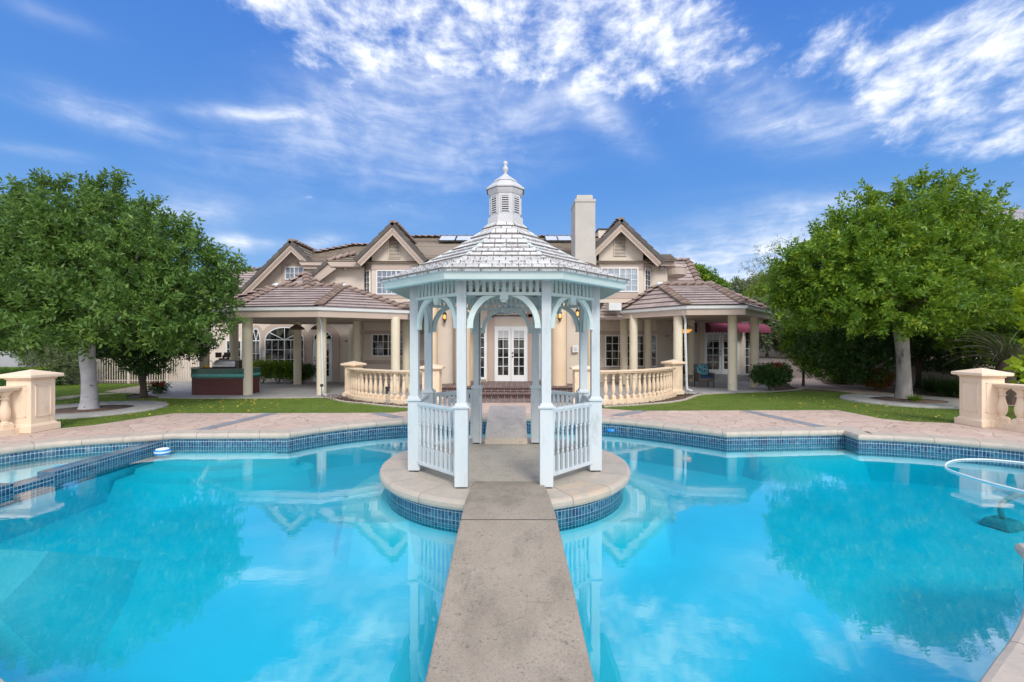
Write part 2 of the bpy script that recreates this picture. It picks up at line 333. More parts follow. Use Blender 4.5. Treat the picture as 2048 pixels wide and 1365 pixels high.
def plaster():
    m, t, p, o = newmat('pool_plaster'); v = crd(t)
    c = t.mix(t.step(t.noise(v, 1.1, 5), .3, .7), (.56, .60, .70), (.62, .66, .76))
    t.put(p.inputs['Base Color'], c); p.inputs['Roughness'].default_value = .8; return m
M['plaster'] = plaster()

def water(name, absorb=True, dens=1.0):
    m = bpy.data.materials.new(name); m.use_nodes = True; t = NT(m.node_tree); t.n.clear()
    out = t.n.new('ShaderNodeOutputMaterial'); v = t.node('ShaderNodeTexCoord').outputs['Object']
    h = t.m('ADD', t.m('MULTIPLY', t.noise(t.scale(v, (1.0, 1.9, 1)), 2.6, 3, .5, .4), 1.0), t.m('MULTIPLY', t.noise(t.scale(v, (1.0, 2.4, 1)), 11, 3, .55, .3), .16))
    b = t.node('ShaderNodeBump', Strength=.30, Distance=.0026, Height=h)
    geo = t.n.new('ShaderNodeNewGeometry')
    dp = t.n.new('ShaderNodeVectorMath'); dp.operation = 'DOT_PRODUCT'; t.l.new(geo.outputs['Incoming'], dp.inputs[0]); t.l.new(b.outputs[0], dp.inputs[1])
    c = t.m('ABSOLUTE', dp.outputs['Value'])
    fr = t.m('ADD', .11, t.m('MULTIPLY', .50, t.m('POWER', t.m('SUBTRACT', 1.0, c, clamp=True), 2.2)), clamp=True)
    tr = t.node('ShaderNodeBsdfTransparent', Color=(.97, 1, 1)); gl = t.node('ShaderNodeBsdfGlossy', Color=(1, 1, 1), Roughness=.0)
    t.l.new(b.outputs[0], gl.inputs['Normal'])
    mx = t.n.new('ShaderNodeMixShader'); t.l.new(fr, mx.inputs[0]); t.l.new(tr.outputs[0], mx.inputs[1]); t.l.new(gl.outputs[0], mx.inputs[2])
    t.l.new(mx.outputs[0], out.inputs[0])
    va = t.node('ShaderNodeVolumeAbsorption', Color=(0.0, .966, .988), Density=dens)
    t.l.new(va.outputs[0], out.inputs['Volume'])
    return m
M['water'] = water('pool_water', dens=2.4)
M['spawater'] = water('spa_water', dens=1.3)

def grassground():
    m, t, p, o = newmat('lawn_turf'); v = crd(t)
    c = t.mix(t.step(t.noise(v, 1.1, 5, .6), .35, .7), (.095, .155, .028), (.145, .21, .042))
    c = t.mix(t.m('MULTIPLY', t.step(t.noise(v, .55, 6, .7), .50, .66), .75), c, (.20, .17, .06))
    c = t.mix(t.m('MULTIPLY', t.step(t.noise(v, 40, 3, .7), .45, .65), .45), c, (.03, .065, .012))
    t.put(p.inputs['Base Color'], c); p.inputs['Roughness'].default_value = .9
    bump(t, p, t.noise(v, 70, 4, .7), .8, .02); return m
M['turf'] = grassground()

def leaf(name, cols, trans=.3, rough=.45, hue=2.2):
    m = bpy.data.materials.new(name); m.use_nodes = True; t = NT(m.node_tree); t.n.clear()
    out = t.n.new('ShaderNodeOutputMaterial'); geo = t.n.new('ShaderNodeNewGeometry'); v = crd(t)
    rp = geo.outputs['Random Per Island']
    f = t.m('ADD', t.m('MULTIPLY', rp, .42), t.m('MULTIPLY', t.step(t.noise(v, hue, 5, .7), .30, .70), .58))
    n = len(cols) - 1
    c = t.ramp(f, [(i / n, cc) for i, cc in enumerate(cols)])
    p = t.node('ShaderNodeBsdfPrincipled', Roughness=rough); t.put(p.inputs['Base Color'], c); p.inputs['Specular IOR Level'].default_value = .35
    tl = t.n.new('ShaderNodeBsdfTranslucent'); t.l.new(t.mix(.5, c, (.28, .42, .03), 'SCREEN'), tl.inputs[0])
    mx = t.n.new('ShaderNodeMixShader'); mx.inputs[0].default_value = trans
    t.l.new(p.outputs[0], mx.inputs[1]); t.l.new(tl.outputs[0], mx.inputs[2]); t.l.new(mx.outputs[0], out.inputs[0]); return m
M['leaf_l'] = leaf('leaf_deep_green', [(.02, .055, .012), (.045, .105, .020), (.08, .165, .030), (.13, .235, .045), (.27, .37, .07)], .22)
M['leaf_r'] = leaf('leaf_fresh_green', [(.025, .07, .008), (.06, .14, .012), (.11, .22, .016), (.20, .31, .02), (.42, .44, .03)], .25)
M['leaf_dark'] = leaf('leaf_dark', [(.012, .04, .010), (.022, .065, .014), (.04, .10, .02), (.09, .16, .03)], .18)
M['leaf_yellow'] = leaf('leaf_yellow_green', [(.10, .16, .02), (.17, .25, .03), (.26, .33, .04)], .35)
M['leaf_lime'] = leaf('leaf_lime', [(.25, .38, .02), (.34, .46, .03), (.42, .50, .04)], .4)
M['leaf_grey'] = leaf('leaf_grey_green', [(.08, .11, .05), (.13, .17, .08), (.20, .23, .11)], .25)
M['leaf_red'] = leaf('leaf_red_green', [(.04, .09, .02), (.09, .12, .02), (.25, .06, .02), (.32, .05, .025)], .25, hue=3)
M['leaf_dry'] = leaf('leaf_dry', [(.10, .12, .02), (.20, .18, .05), (.34, .26, .12)], .25)
M['blade'] = leaf('grass_blade', [(.12, .19, .028), (.16, .24, .036), (.21, .29, .05)], .3, .6)
M['fallen'] = leaf('fallen_leaf', [(.45, .33, .04), (.55, .45, .06), (.38, .20, .06)], .2)
M['cycad'] = leaf('cycad_leaf', [(.03, .075, .025), (.06, .12, .045), (.30, .22, .12)], .15)

# ---------------------------------------------------------------- mesh helpers
ORG = {}
def org(o): return Vector(ORG.get(o.name, (0, 0, 0))) if o else Vector((0, 0, 0))
class MB:
    def __init__(s): s.v = []; s.f = []; s.uv = {}; s.sm = []
    def add(s, vs, fs, uvs=None, smooth=False):
        b = len(s.v); s.v += [tuple(v) for v in vs]
        for i, f in enumerate(fs):
            if uvs: s.uv[len(s.f)] = uvs[i]
            s.f.append(tuple(b + k for k in f)); s.sm.append(smooth)
        return s
    def box(s, c, d, rz=0.0, taper=1.0):
        hx, hy, hz = d[0] / 2, d[1] / 2, d[2] / 2; vs = []
        for k in (-1, 1):
            q = taper if k > 0 else 1
            for x, y in ((-1, -1), (1, -1), (1, 1), (-1, 1)):
                X_, Y_ = x * hx * q, y * hy * q
                vs.append((c[0] + X_ * math.cos(rz) - Y_ * math.sin(rz), c[1] + X_ * math.sin(rz) + Y_ * math.cos(rz), c[2] + k * hz))
        return s.add(vs, [(0, 3, 2, 1), (4, 5, 6, 7), (0, 1, 5, 4), (1, 2, 6, 5), (2, 3, 7, 6), (3, 0, 4, 7)])
    def b(s, x0, x1, y0, y1, z0, z1): return s.box(((x0 + x1) / 2, (y0 + y1) / 2, (z0 + z1) / 2), (abs(x1 - x0), abs(y1 - y0), abs(z1 - z0)))
    def beam(s, p, q, w_, h_, up=(0, 0, 1)):
        p = Vector(p); q = Vector(q); d = (q - p).normalized(); r = d.cross(Vector(up))
        if r.length < 1e-4: r = Vector((1, 0, 0))
        r.normalize(); u = r.cross(d)
        vs = []
        for o in (p, q):
            for a, b_ in ((-1, -1), (1, -1), (1, 1), (-1, 1)): vs.append(o + r * a * w_ / 2 + u * b_ * h_ / 2)
        return s.add(vs, [(0, 1, 2, 3), (7, 6, 5, 4), (0, 4, 5, 1), (1, 5, 6, 2), (2, 6, 7, 3), (3, 7, 4, 0)])
    def prism(s, poly, z0, z1):      # polygon in XY
        n = len(poly); vs = [(p[0], p[1], z0) for p in poly] + [(p[0], p[1], z1) for p in poly]
        tri = tessellate_polygon([[Vector((p[0], p[1], 0)) for p in poly]])
        fs = [tuple(t) for t in tri] + [tuple(n + k for k in reversed(t)) for t in tri] + [(i, (i + 1) % n, n + (i + 1) % n, n + i) for i in range(n)]
        return s.add(vs, fs)
    def yprism(s, poly, y0, y1):     # polygon in XZ
        n = len(poly); vs = [(p[0], y0, p[1]) for p in poly] + [(p[0], y1, p[1]) for p in poly]
        tri = tessellate_polygon([[Vector((p[0], p[1], 0)) for p in poly]])
        fs = [tuple(t) for t in tri] + [tuple(n + k for k in reversed(t)) for t in tri] + [(i, (i + 1) % n, n + (i + 1) % n, n + i) for i in range(n)]
        return s.add(vs, fs)
    def lathe(s, prof, c=(0, 0, 0), seg=16, smooth=True, a0=0.0, sq=False, arc=2 * math.pi):
        full = arc > 6.28; n = seg if full else seg + 1; vs = []
        for r, z in prof:
            for i in range(n):
                a = a0 + arc * i / seg; vs.append((c[0] + r * math.cos(a), c[1] + r * math.sin(a), c[2] + z))
        fs = []
        for j in range(len(prof) - 1):
            for i in range(seg):
                k = (i + 1) % n; fs.append((j * n + i, j * n + k, (j + 1) * n + k, (j + 1) * n + i))
        s.add(vs, fs, smooth=smooth)
        if full:
            s.add([vs[i] for i in range(n)], [tuple(reversed(range(n)))]); s.add([vs[(len(prof) - 1) * n + i] for i in range(n)], [tuple(range(n))])
        return s
    def tube(s, pts, r, seg=8, smooth=True):
        pts = [Vector(p) for p in pts]; m = len(pts); rr = r if isinstance(r, (list, tuple)) else [r] * m
        vs = []; prev = None
        for i, p in enumerate(pts):
            d = (pts[min(i + 1, m - 1)] - pts[max(i - 1, 0)]).normalized()
            a = prev if prev is not None else (Vector((1, 0, 0)) if abs(d.x) < .9 else Vector((0, 1, 0)))
            u = (a - d * a.dot(d)).normalized(); prev = u; v = d.cross(u)
            for k in range(seg):
                t = 2 * math.pi * k / seg; vs.append(p + (u * math.cos(t) + v * math.sin(t)) * rr[i])
        fs = [(i * seg + k, i * seg + (k + 1) % seg, (i + 1) * seg + (k + 1) % seg, (i + 1) * seg + k) for i in range(m - 1) for k in range(seg)]
        s.add(vs, fs, smooth=smooth)
        s.add(vs[:seg], [tuple(reversed(range(seg)))]); s.add(vs[-seg:], [tuple(range(seg))]); return s
    def roofface(s, poly, course=.34, lift=.035, thick=.05):
        P = [Vector(p) for p in poly]; n = Vector((0, 0, 0))
        for i in range(len(P)): n += (P[i] - P[0]).cross(P[(i + 1) % len(P)] - P[0])
        n.normalize()
        if n.z < 0: n = -n; P.reverse()
        u = Vector((0, 0, 1)).cross(n)
        if u.length < 1e-4: u = Vector((1, 0, 0))
        u.normalize(); v = n.cross(u)
        if v.z < 0: v = -v; u = -u
        vmin = min(p.dot(v) for p in P); vmax = max(p.dot(v) for p in P)
        def clip(pl, lo, keep_above):
            out = []
            for i in range(len(pl)):
                a, b_ = pl[i], pl[(i + 1) % len(pl)]; da, db = a.dot(v) - lo, b_.dot(v) - lo
                if not keep_above: da, db = -da, -db
                if da >= -1e-7: out.append(a)
                if (da > 1e-7 and db < -1e-7) or (da < -1e-7 and db > 1e-7): out.append(a + (b_ - a) * (da / (da - db)))
            return out
        k = 0; lo = vmin
        while lo < vmax - 1e-4:
            hi = min(lo + course, vmax); pl = clip(clip(P, lo, True), hi, False)
            if len(pl) >= 3:
                vs = [p + n * (lift * (1 - (p.dot(v) - lo) / course)) for p in pl]
                s.add(vs, [tuple(range(len(vs)))], [[(p.dot(u), (p.dot(v) - vmin)) for p in pl]])
                low = [p for p in pl if abs(p.dot(v) - lo) < 1e-4]
                if len(low) >= 2:
                    low.sort(key=lambda p: p.dot(u)); a, b_ = low[0], low[-1]
                    s.add([a, b_, b_ + n * lift, a + n * lift], [(0, 1, 2, 3)], [[(a.dot(u), lo - vmin), (b_.dot(u), lo - vmin), (b_.dot(u), lo - vmin + .004), (a.dot(u), lo - vmin + .004)]])
            lo = hi; k += 1
        m = len(P); vs = [p - n * .002 for p in P] + [p - n * thick for p in P]
        s.add(vs, [tuple(range(2 * m - 1, m - 1, -1))] + [(i, m + i, m + (i + 1) % m, (i + 1) % m) for i in range(m)])
        return s
    def caps(s, p, q, w_=.16, seg=.34, h_=.075):     # overlapping ridge tiles
        p = Vector(p); q = Vector(q); L = (q - p).length; n = max(1, int(round(L / seg))); d = (q - p) / n
        r = d.cross(Vector((0, 0, 1))).normalized(); u = r.cross(d.normalized())
        if u.z < 0: u = -u
        for i in range(n):
            a = p + d * i; b_ = p + d * (i + 1.12); vs = []
            for o, up_, ww in ((a, .0, .92), (b_, .075, 1.18)):
                for k in (-1, -.55, 0, .55, 1): vs.append(o + r * k * w_ * ww + u * (up_ + h_ * (1 - abs(k)) ** .8))
                for k in (1, -1): vs.append(o + r * k * w_ * ww + u * (up_ - .05))
            s.add(vs, [(i_, i_ + 1, i_ + 8, i_ + 7) for i_ in range(6)] + [(6, 5, 4, 3, 2, 1, 0), (7, 8, 9, 10, 11, 12, 13)])
        return s
    def build(s, name, mat, parent=None, bevel=0, smooth=None, label=None):
        me = bpy.data.meshes.new(name); og = org(parent)
        me.from_pydata([(v[0] - og[0], v[1] - og[1], v[2] - og[2]) for v in s.v], [], s.f)
        me.materials.append(mat)
        if s.uv:
            uvl = me.uv_layers.new(name='UVMap')
            for i, pg in enumerate(me.polygons):
                if i in s.uv:
                    for k, li in enumerate(pg.loop_indices): uvl.data[li].uv = s.uv[i][k]
        if any(s.sm): me.polygons.foreach_set('use_smooth', s.sm)
        me.update()
        o = bpy.data.objects.new(name, me); C.objects.link(o)
        if parent: o.parent = parent; ORG[o.name] = tuple(og)
        if bevel:
            b = o.modifiers.new('bevel', 'BEVEL'); b.width = bevel; b.segments = 2; b.limit_method = 'ANGLE'; b.angle_limit = R(40)
        if label: o['label'] = label
        return o
def tag(o, label=None, cat=None, group=None, kind=None):
    if label: o['label'] = label
    if cat: o['category'] = cat
    if group: o['group'] = group
    if kind: o['kind'] = kind
    return o
def thing(name, label, cat, loc=(0, 0, 0), rz=0.0, group=None):
    o = bpy.data.objects.new(name, None); C.objects.link(o); o.location = loc; o.rotation_euler = (0, 0, rz)
    o.empty_display_size = .2; ORG[o.name] = tuple(loc) if rz == 0 else tuple(loc)
    return tag(o, label, cat, group)
def local(o): ORG[o.name] = (0, 0, 0); return o           # parts of this thing are modelled in its own coordinates
def struct(mb, name, mat, **k): return tag(mb.build(name, mat, **k), kind='structure')
def dup(o, loc, rz=None, label=None):
    r = o.copy(); C.objects.link(r); r.location = loc
    if rz is not None: r.rotation_euler = (0, 0, rz)
    if label: r['label'] = label
    for ch in list(o.children):
        c = ch.copy(); C.objects.link(c); c.parent = r
        for g in ch.children: d = g.copy(); C.objects.link(d); d.parent = c
    return r
def inst(src, parent, loc, rz=0.0, scale=None):
    o = src.copy(); C.objects.link(o); o.parent = parent; og = org(parent)
    o.location = (loc[0] - og[0], loc[1] - og[1], loc[2] - og[2]); o.rotation_euler = (0, 0, rz)
    if scale: o.scale = scale
    return o
def chaikin(pts, n=2):
    for _ in range(n):
        out = []; m = len(pts)
        for i in range(m):
            p = pts[i]; a = pts[i - 1]; b = pts[(i + 1) % m]
            if len(p) > 2: out.append(p); continue
            out.append((p[0] * .75 + a[0] * .25, p[1] * .75 + a[1] * .25)); out.append((p[0] * .75 + b[0] * .25, p[1] * .75 + b[1] * .25))
        pts = out
    return [(p[0], p[1]) for p in pts]
def smooth_line(pts, k=6):
    P = [Vector(p) for p in pts]; out = []
    for i in range(len(P) - 1):
        a, b, c, d = P[max(i - 1, 0)], P[i], P[i + 1], P[min(i + 2, len(P) - 1)]
        for j in range(k):
            t = j / k; out.append(.5 * ((2 * b) + (c - a) * t + (2 * a - 5 * b + 4 * c - d) * t * t + (3 * b - a - 3 * c + d) * t ** 3))
    out.append(P[-1]); return out
def area(p): return sum(p[i][0] * p[(i + 1) % len(p)][1] - p[(i + 1) % len(p)][0] * p[i][1] for i in range(len(p))) / 2
def offset(p, d):                 # closed outline, CCW: positive d = outward
    n = len(p); out = []
    for i in range(n):
        a, b, c = Vector(p[i - 1]), Vector(p[i]), Vector(p[(i + 1) % n])
        e1 = (b - a).normalized(); e2 = (c - b).normalized(); n1 = Vector((e1.y, -e1.x)); n2 = Vector((e2.y, -e2.x))
        m = (n1 + n2).normalized(); k = 1 / max(.5, m.dot(n1)); out.append(tuple(b + m * d * k))
    return out
def sheet(poly, z, holes=()):
    loops = [[Vector((p[0], p[1], 0)) for p in poly]] + [[Vector((p[0], p[1], 0)) for p in h] for h in holes]
    tri = tessellate_polygon(loops); vs = [(v.x, v.y, z) for l in loops for v in l]; fs = []
    for t in tri:
        a, b, c = (vs[k] for k in t)
        s_ = (b[0] - a[0]) * (c[1] - a[1]) - (b[1] - a[1]) * (c[0] - a[0])
        fs.append(tuple(t) if s_ > 0 else tuple(reversed(t)))
    return MB().add(vs, fs)
def ribbon(pts, w_, z, h_=.0):
    P = [Vector((p[0], p[1])) for p in pts]; m = MB(); L = []; Rr = []
    for i, p in enumerate(P):
        d = (P[min(i + 1, len(P) - 1)] - P[max(i - 1, 0)]).normalized(); n = Vector((-d.y, d.x)); L.append(p + n * w_ / 2); Rr.append(p - n * w_ / 2)
    vs = [(p.x, p.y, z) for p in L] + [(p.x, p.y, z) for p in Rr] + [(p.x, p.y, z - h_) for p in L] + [(p.x, p.y, z - h_) for p in Rr]; k = len(P)
    fs = []
    for i in range(k - 1):
        fs += [(i + 1, i, k + i, k + i + 1)]
        if h_: fs += [(i, i + 1, 2 * k + i + 1, 2 * k + i), (k + i + 1, k + i, 3 * k + i, 3 * k + i + 1)]
    return m.add(vs, fs)
def sweep(outline, prof, closed=True, u_scale=1.0):
    rings = [offset(outline, o) for o, z in prof]; n = len(outline); m = MB(); us = [0]
    for i in range(n): us.append(us[-1] + (Vector(outline[(i + 1) % n]) - Vector(outline[i])).length)
    vv = [0]
    for j in range(1, len(prof)): vv.append(vv[-1] + math.hypot(prof[j][0] - prof[j - 1][0], prof[j][1] - prof[j - 1][1]))
    vs = []
    for j, (o, z) in enumerate(prof): vs += [(x, y, z) for x, y in rings[j]]
    fs = []; uv = []
    for j in range(len(prof) - 1):
        for i in range(n):
            k = (i + 1) % n; fs.append((j * n + i, j * n + k, (j + 1) * n + k, (j + 1) * n + i))
            uv.append([(us[i], vv[j]), (us[i + 1], vv[j]), (us[i + 1], vv[j + 1]), (us[i], vv[j + 1])])
    return m.add(vs, fs, uv)

# ---------------------------------------------------------------- pool
OUT = [(-2.63, 2.40), (-1.5, 1.75), (0, 1.45), (1.4, 1.7), (2.43, 2.40), (3.31, 2.95), (3.95, 3.5), (4.42, 3.93), (4.53, 4.10, 1), (5.4, 3.95), (7.0, 4.0), (8.6, 4.6), (9.6, 5.8), (9.5, 7.0), (8.98, 7.98),
       (8.4, 8.35), (7.92, 8.66), (7.34, 8.85), (6.8, 8.95, 1), (6.87, 9.42, 1), (4.34, 9.2, 1), (4.07, 9.47), (3.14, 10.27), (2.18, 10.9), (0, 11.25), (-2.49, 10.72), (-3.64, 10.07), (-4.2, 9.5), (-4.47, 9.1, 1),
       (-6.76, 9.05, 1), (-7.14, 8.80), (-7.74, 8.6), (-8.39, 8.28), (-8.72, 7.75), (-9.3, 6.9), (-9.4, 5.8), (-8.6, 4.6), (-6.9, 3.9), (-5.0, 3.6), (-3.7, 2.95), (-2.86, 2.51)]
pool = chaikin(OUT, 2)
assert area(pool) > 0
WL = -.25; SPAX = -6.9; SPAW = .26
ground_mb = sheet([(-120, -60), (140, -60), (140, 200), (-120, 200)], -.04, [offset(pool, .22)])
struct(ground_mb, 'ground', M['mulch'])

# pool shell
shell = sweep(pool, [(.05, -.30), (.05, -.93)])
struct(shell, 'pool_wall', M['plaster'])
struct(sheet(offset(pool, .06), -.90), 'pool_floor', M['plaster'])
m = sweep(pool, [(.045, -.107), (.045, -.407)])
for k in list(m.uv): m.uv[k] = [(u, -v_) for u, v_ in m.uv[k]]
struct(m, 'waterline_tiles', M['pooltile'])
struct(sweep(pool, [(.42, -.08), (.42, .004), (.40, .012), (.05, .012), (.018, .002), (.0, -.03), (.0, -.06), (.012, -.088), (.03, -.104), (.06, -.11)]), 'pool_coping', M['coping'])

# spa dam wall with a spillway notch
sx0, sx1 = SPAX - SPAW, SPAX
def tilewall(mb, a, b, z0, z1):
    L = math.hypot(b[0] - a[0], b[1] - a[1])
    mb.add([(a[0], a[1], z0), (b[0], b[1], z0), (b[0], b[1], z1), (a[0], a[1], z1)], [(0, 1, 2, 3)], [[(0, z0 - z1), (L, z0 - z1), (L, 0), (0, 0)]])
ys = [9.0, 6.86, 6.30, 4.05]; tops = [-.135, -.195, -.135]
m = MB()
for i in range(3):
    a, b, zt = ys[i + 1], ys[i], tops[i]
    tilewall(m, (sx1, a), (sx1, b), -.42, zt); tilewall(m, (sx0, b), (sx0, a), -.42, zt)
    for k in range(4):
        xa, xb = sx0 + SPAW * k / 4, sx0 + SPAW * (k + 1) / 4
        m.add([(xa, a, zt), (xb, a, zt), (xb, b, zt), (xa, b, zt)], [(0, 1, 2, 3)], [[(a, -.06 * k), (a, -.06 * k - .05), (b, -.06 * k - .05), (b, -.06 * k)]])
m.add([(sx0, 6.86, -.195), (sx1, 6.86, -.195), (sx1, 6.86, -.135), (sx0, 6.86, -.135)], [(3, 2, 1, 0)])
m.add([(sx0, 6.30, -.195), (sx1, 6.30, -.195), (sx1, 6.30, -.135), (sx0, 6.30, -.135)], [(0, 1, 2, 3)])
sp = thing('spa_dam_wall', 'low blue tiled wall with a notched spillway between the spa and the pool', 'spa wall', (SPAX, 7, -.42))
m.build('tile_facing', M['pooltile'], sp)
MB().b(sx0 + .01, sx1 - .01, 4.05, 9.0, -.92, -.2).build('wall_core', M['plaster'], sp)

def clipx(poly, x0, left):
    out = []
    for i in range(len(poly)):
        a, b = poly[i], poly[(i + 1) % len(poly)]; da, db = a[0] - x0, b[0] - x0
        if left: da, db = -da, -db
        if da >= 0: out.append(a)
        if da * db < 0: t = da / (da - db); out.append((a[0] + (b[0] - a[0]) * t, a[1] + (b[1] - a[1]) * t))
    return out
pw = offset(pool, .04)
mainp = clipx(pw, SPAX - .02, False); spap = clipx(pw, sx0 + .02, True)
def waterbody(poly, z0, z1, name, mat):
    n = len(poly); t = tessellate_polygon([[Vector((p[0], p[1], 0)) for p in poly]])
    vs = [(p[0], p[1], z1) for p in poly] + [(p[0], p[1], z0) for p in poly]; fs = []
    for q in t:
        a, b, c = (poly[k] for k in q); s_ = (b[0] - a[0]) * (c[1] - a[1]) - (b[1] - a[1]) * (c[0] - a[0])
        q = tuple(q) if s_ > 0 else tuple(reversed(q)); fs += [q, tuple(n + k for k in reversed(q))]
    fs += [(i, n + i, n + (i + 1) % n, (i + 1) % n) for i in range(n)]
    return struct(MB().add(vs, fs), name, mat)
waterbody(mainp, -.94, WL, 'pool_water', M['water'])
waterbody(spap, -1.0, -.205, 'spa_water', M['spawater'])
struct(sheet(spap, -.62), 'spa_floor', M['plaster'])
struct(sheet(clipx(offset(pool, .045), -7.9, True), -.48), 'spa_bench', M['plaster'])

# underwater steps and benches
def under(poly, z, name='pool_step', sk=.10): 
    if area(poly) < 0: poly = poly[::-1]
    lo = offset(poly, sk); mb = sheet(poly, z); n = len(poly)
    mb.add([(x, y, z) for x, y in poly] + [(x, y, -.905) for x, y in lo], [(i, n + i, n + (i + 1) % n, (i + 1) % n) for i in range(n)])
    return struct(mb, name, M['plaster'])
under(chaikin([(-6.72, 9.12, 1), (-6.72, 8.55, 1), (-6.3, 8.42), (-5.3, 8.42), (-4.75, 8.95), (-4.7, 9.12, 1)], 2), -.38)
under(chaikin([(-6.78, 9.1, 1), (-6.78, 8.2, 1), (-6.1, 8.0), (-5.0, 8.02), (-4.1, 8.8), (-4.3, 9.11, 1)], 2), -.45)
under(chaikin([(-6.84, 9.08, 1), (-6.84, 7.85, 1), (-5.9, 7.6), (-4.7, 7.66), (-3.6, 8.7), (-4.2, 9.14, 1)], 2), -.56)
under(chaikin([(6.95, 9.5, 1), (6.93, 8.97, 1), (6.6, 8.80), (5.6, 8.72), (4.95, 8.95), (4.8, 9.27, 1)], 2), -.42)
under([gp(98, 1105, -.47), gp(-40, 1100, -.47), (-7.2, 5.0), (-7.2, 3.7), (-5.2, 3.45), gp(-14, 1225, -.47), gp(62, 1150, -.47)], -.46, 'pool_bench', .75)

# ---------------------------------------------------------------- island
GX, GY = -.10, 6.93
ic = [(GX + 1.80 * math.cos(2 * math.pi * i / 96), GY + 1.80 * math.sin(2 * math.pi * i / 96)) for i in range(96)]
icc = list(ic)
m = sweep(icc, [(-.055, -.40), (-.055, -.112)])
tot = 2 * math.pi * 1.8
for k in list(m.uv): m.uv[k] = [(u, -(.288 - v_)) for u, v_ in m.uv[k]]
struct(m, 'island_tiles', M['pooltile'])
struct(sweep(icc, [(-.06, -.118), (.0, -.116), (.03, -.10), (.042, -.07), (.044, -.03), (.03, .0), (.0, .012), (-.40, .012), (-.40, -.02)]), 'island_coping', M['coping'])
struct(MB().lathe([(1.74, -.92), (1.74, -.39)], (GX, GY, 0), 96), 'island_base', M['plaster'])
struct(MB().lathe([(1.43, -.05), (1.43, .008)], (GX, GY, 0), 96, smooth=False), 'island_floor', M['floorcon'])
for sgn in (-1, 1):
    arc = [(1.70, a) for a in np.linspace(R(56), R(-48), 14)] + [(1.70 + .64 * min(1, math.sin(math.pi * k / 23) * 2.2), a) for k, a in enumerate(np.linspace(R(-48), R(56), 24)) if 0 < k < 23]
    poly = [(GX + sgn * r * math.cos(a), GY + r * math.sin(a)) for r, a in arc]
    if area(poly) < 0: poly.reverse()
    under(poly, -.42, 'island_bench')

# ---------------------------------------------------------------- footbridges
def deckbridge(name, label, mat, prof, wf, cx, th, joint=None):
    t = thing(name, label, 'bridge', (cx(prof[0][0]), prof[0][0], 0))
    P = smooth_line([(y, z, 0) for y, z in prof], 8); m = MB(); n = len(P); vs = []
    for p in P:
        y, z = p[0], p[1]; w_ = wf(y); c = cx(y); e = .012
        for dx_, zz in ((-w_ / 2, z - th), (-w_ / 2, z - e), (-w_ / 2 + e * .6, z - e * .3), (-w_ / 2 + e * 1.6, z), (w_ / 2 - e * 1.6, z), (w_ / 2 - e * .6, z - e * .3), (w_ / 2, z - e), (w_ / 2, z - th)): vs.append((c + dx_, y, zz))
    fs = [(i * 8 + k, i * 8 + (k + 1) % 8, (i + 1) * 8 + (k + 1) % 8, (i + 1) * 8 + k) for i in range(n - 1) for k in range(8)]
    fs += [tuple(range(7, -1, -1)), tuple((n - 1) * 8 + k for k in range(8))]
    m.add(vs, fs); m.build('deck', mat, t)
    if joint:
        y, z = joint; MB().b(cx(y) - wf(y) / 2 + .004, cx(y) + wf(y) / 2 - .004, y - .004, y + .004, z - .02, z + .0025).build('joint', M['dark'], t)
    return t
deckbridge('footbridge', 'long stained concrete footbridge in the foreground leading onto the gazebo island', M['bridge'],
           [(-1.0, -.005), (1.6, .0), (2.4, .012), (3.2, .095), (4.2, .165), (4.8, .145), (5.5, .07), (5.86, .022)], lambda y: .895, lambda y: -.012 - .0105 * (y - 2.4), .17, (4.2, .165))
deckbridge('footbridge', 'short pale concrete footbridge rising behind the gazebo towards the brick steps', M['bridge_far'],
           [(8.12, .105), (8.6, .215), (9.2, .33), (9.8, .385), (10.3, .39), (10.9, .30), (11.7, .02)], lambda y: .76 + .02 * (y - 8.1), lambda y: -.105, .13)

# ---------------------------------------------------------------- deck, lawns, beds, paths
lb = [gp(*p) for p in ((104, 858.5), (184.6, 851), (246, 842), (307.6, 832.4), (348.6, 827), (785, 826), (812, 823), (850, 817))]
rb = [gp(*p) for p in ((1160, 813), (1206, 817.5), (1272, 822), (1674, 820.6), (1709, 827), (1764, 838), (1819, 843.6), (1915, 847))]
deck = [(-40, 5), (-12.5, 8.2)] + [(-10.6, 9.4)] + lb + [(-2.15, 13.6), (-2.15, 15.6), (2.0, 15.6), (2.0, 13.7)] + rb + [(11.2, 10.2), (13.5, 8.8), (40, 5), (40, -30), (-40, -30)]
deck.reverse() if area(deck) < 0 else None
struct(sheet(deck, 0.0, [offset(pool, .22)]), 'pool_deck', M['flag'])
struct(sheet([(-2.0, 13.95), (1.85, 13.95), (1.85, 15.4), (-2.0, 15.4)], .006), 'brick_paving', M['brickpave'])
for a, b in (((400, 861), (545, 827)), ((752, 827), (800, 836)), ((1230, 832), (1285, 822)), ((1490, 822), (1650, 856))):
    p, q = gp(*a), gp(*b); struct(ribbon([p, q], .30, .005), 'slate_band', M['band_slate'])

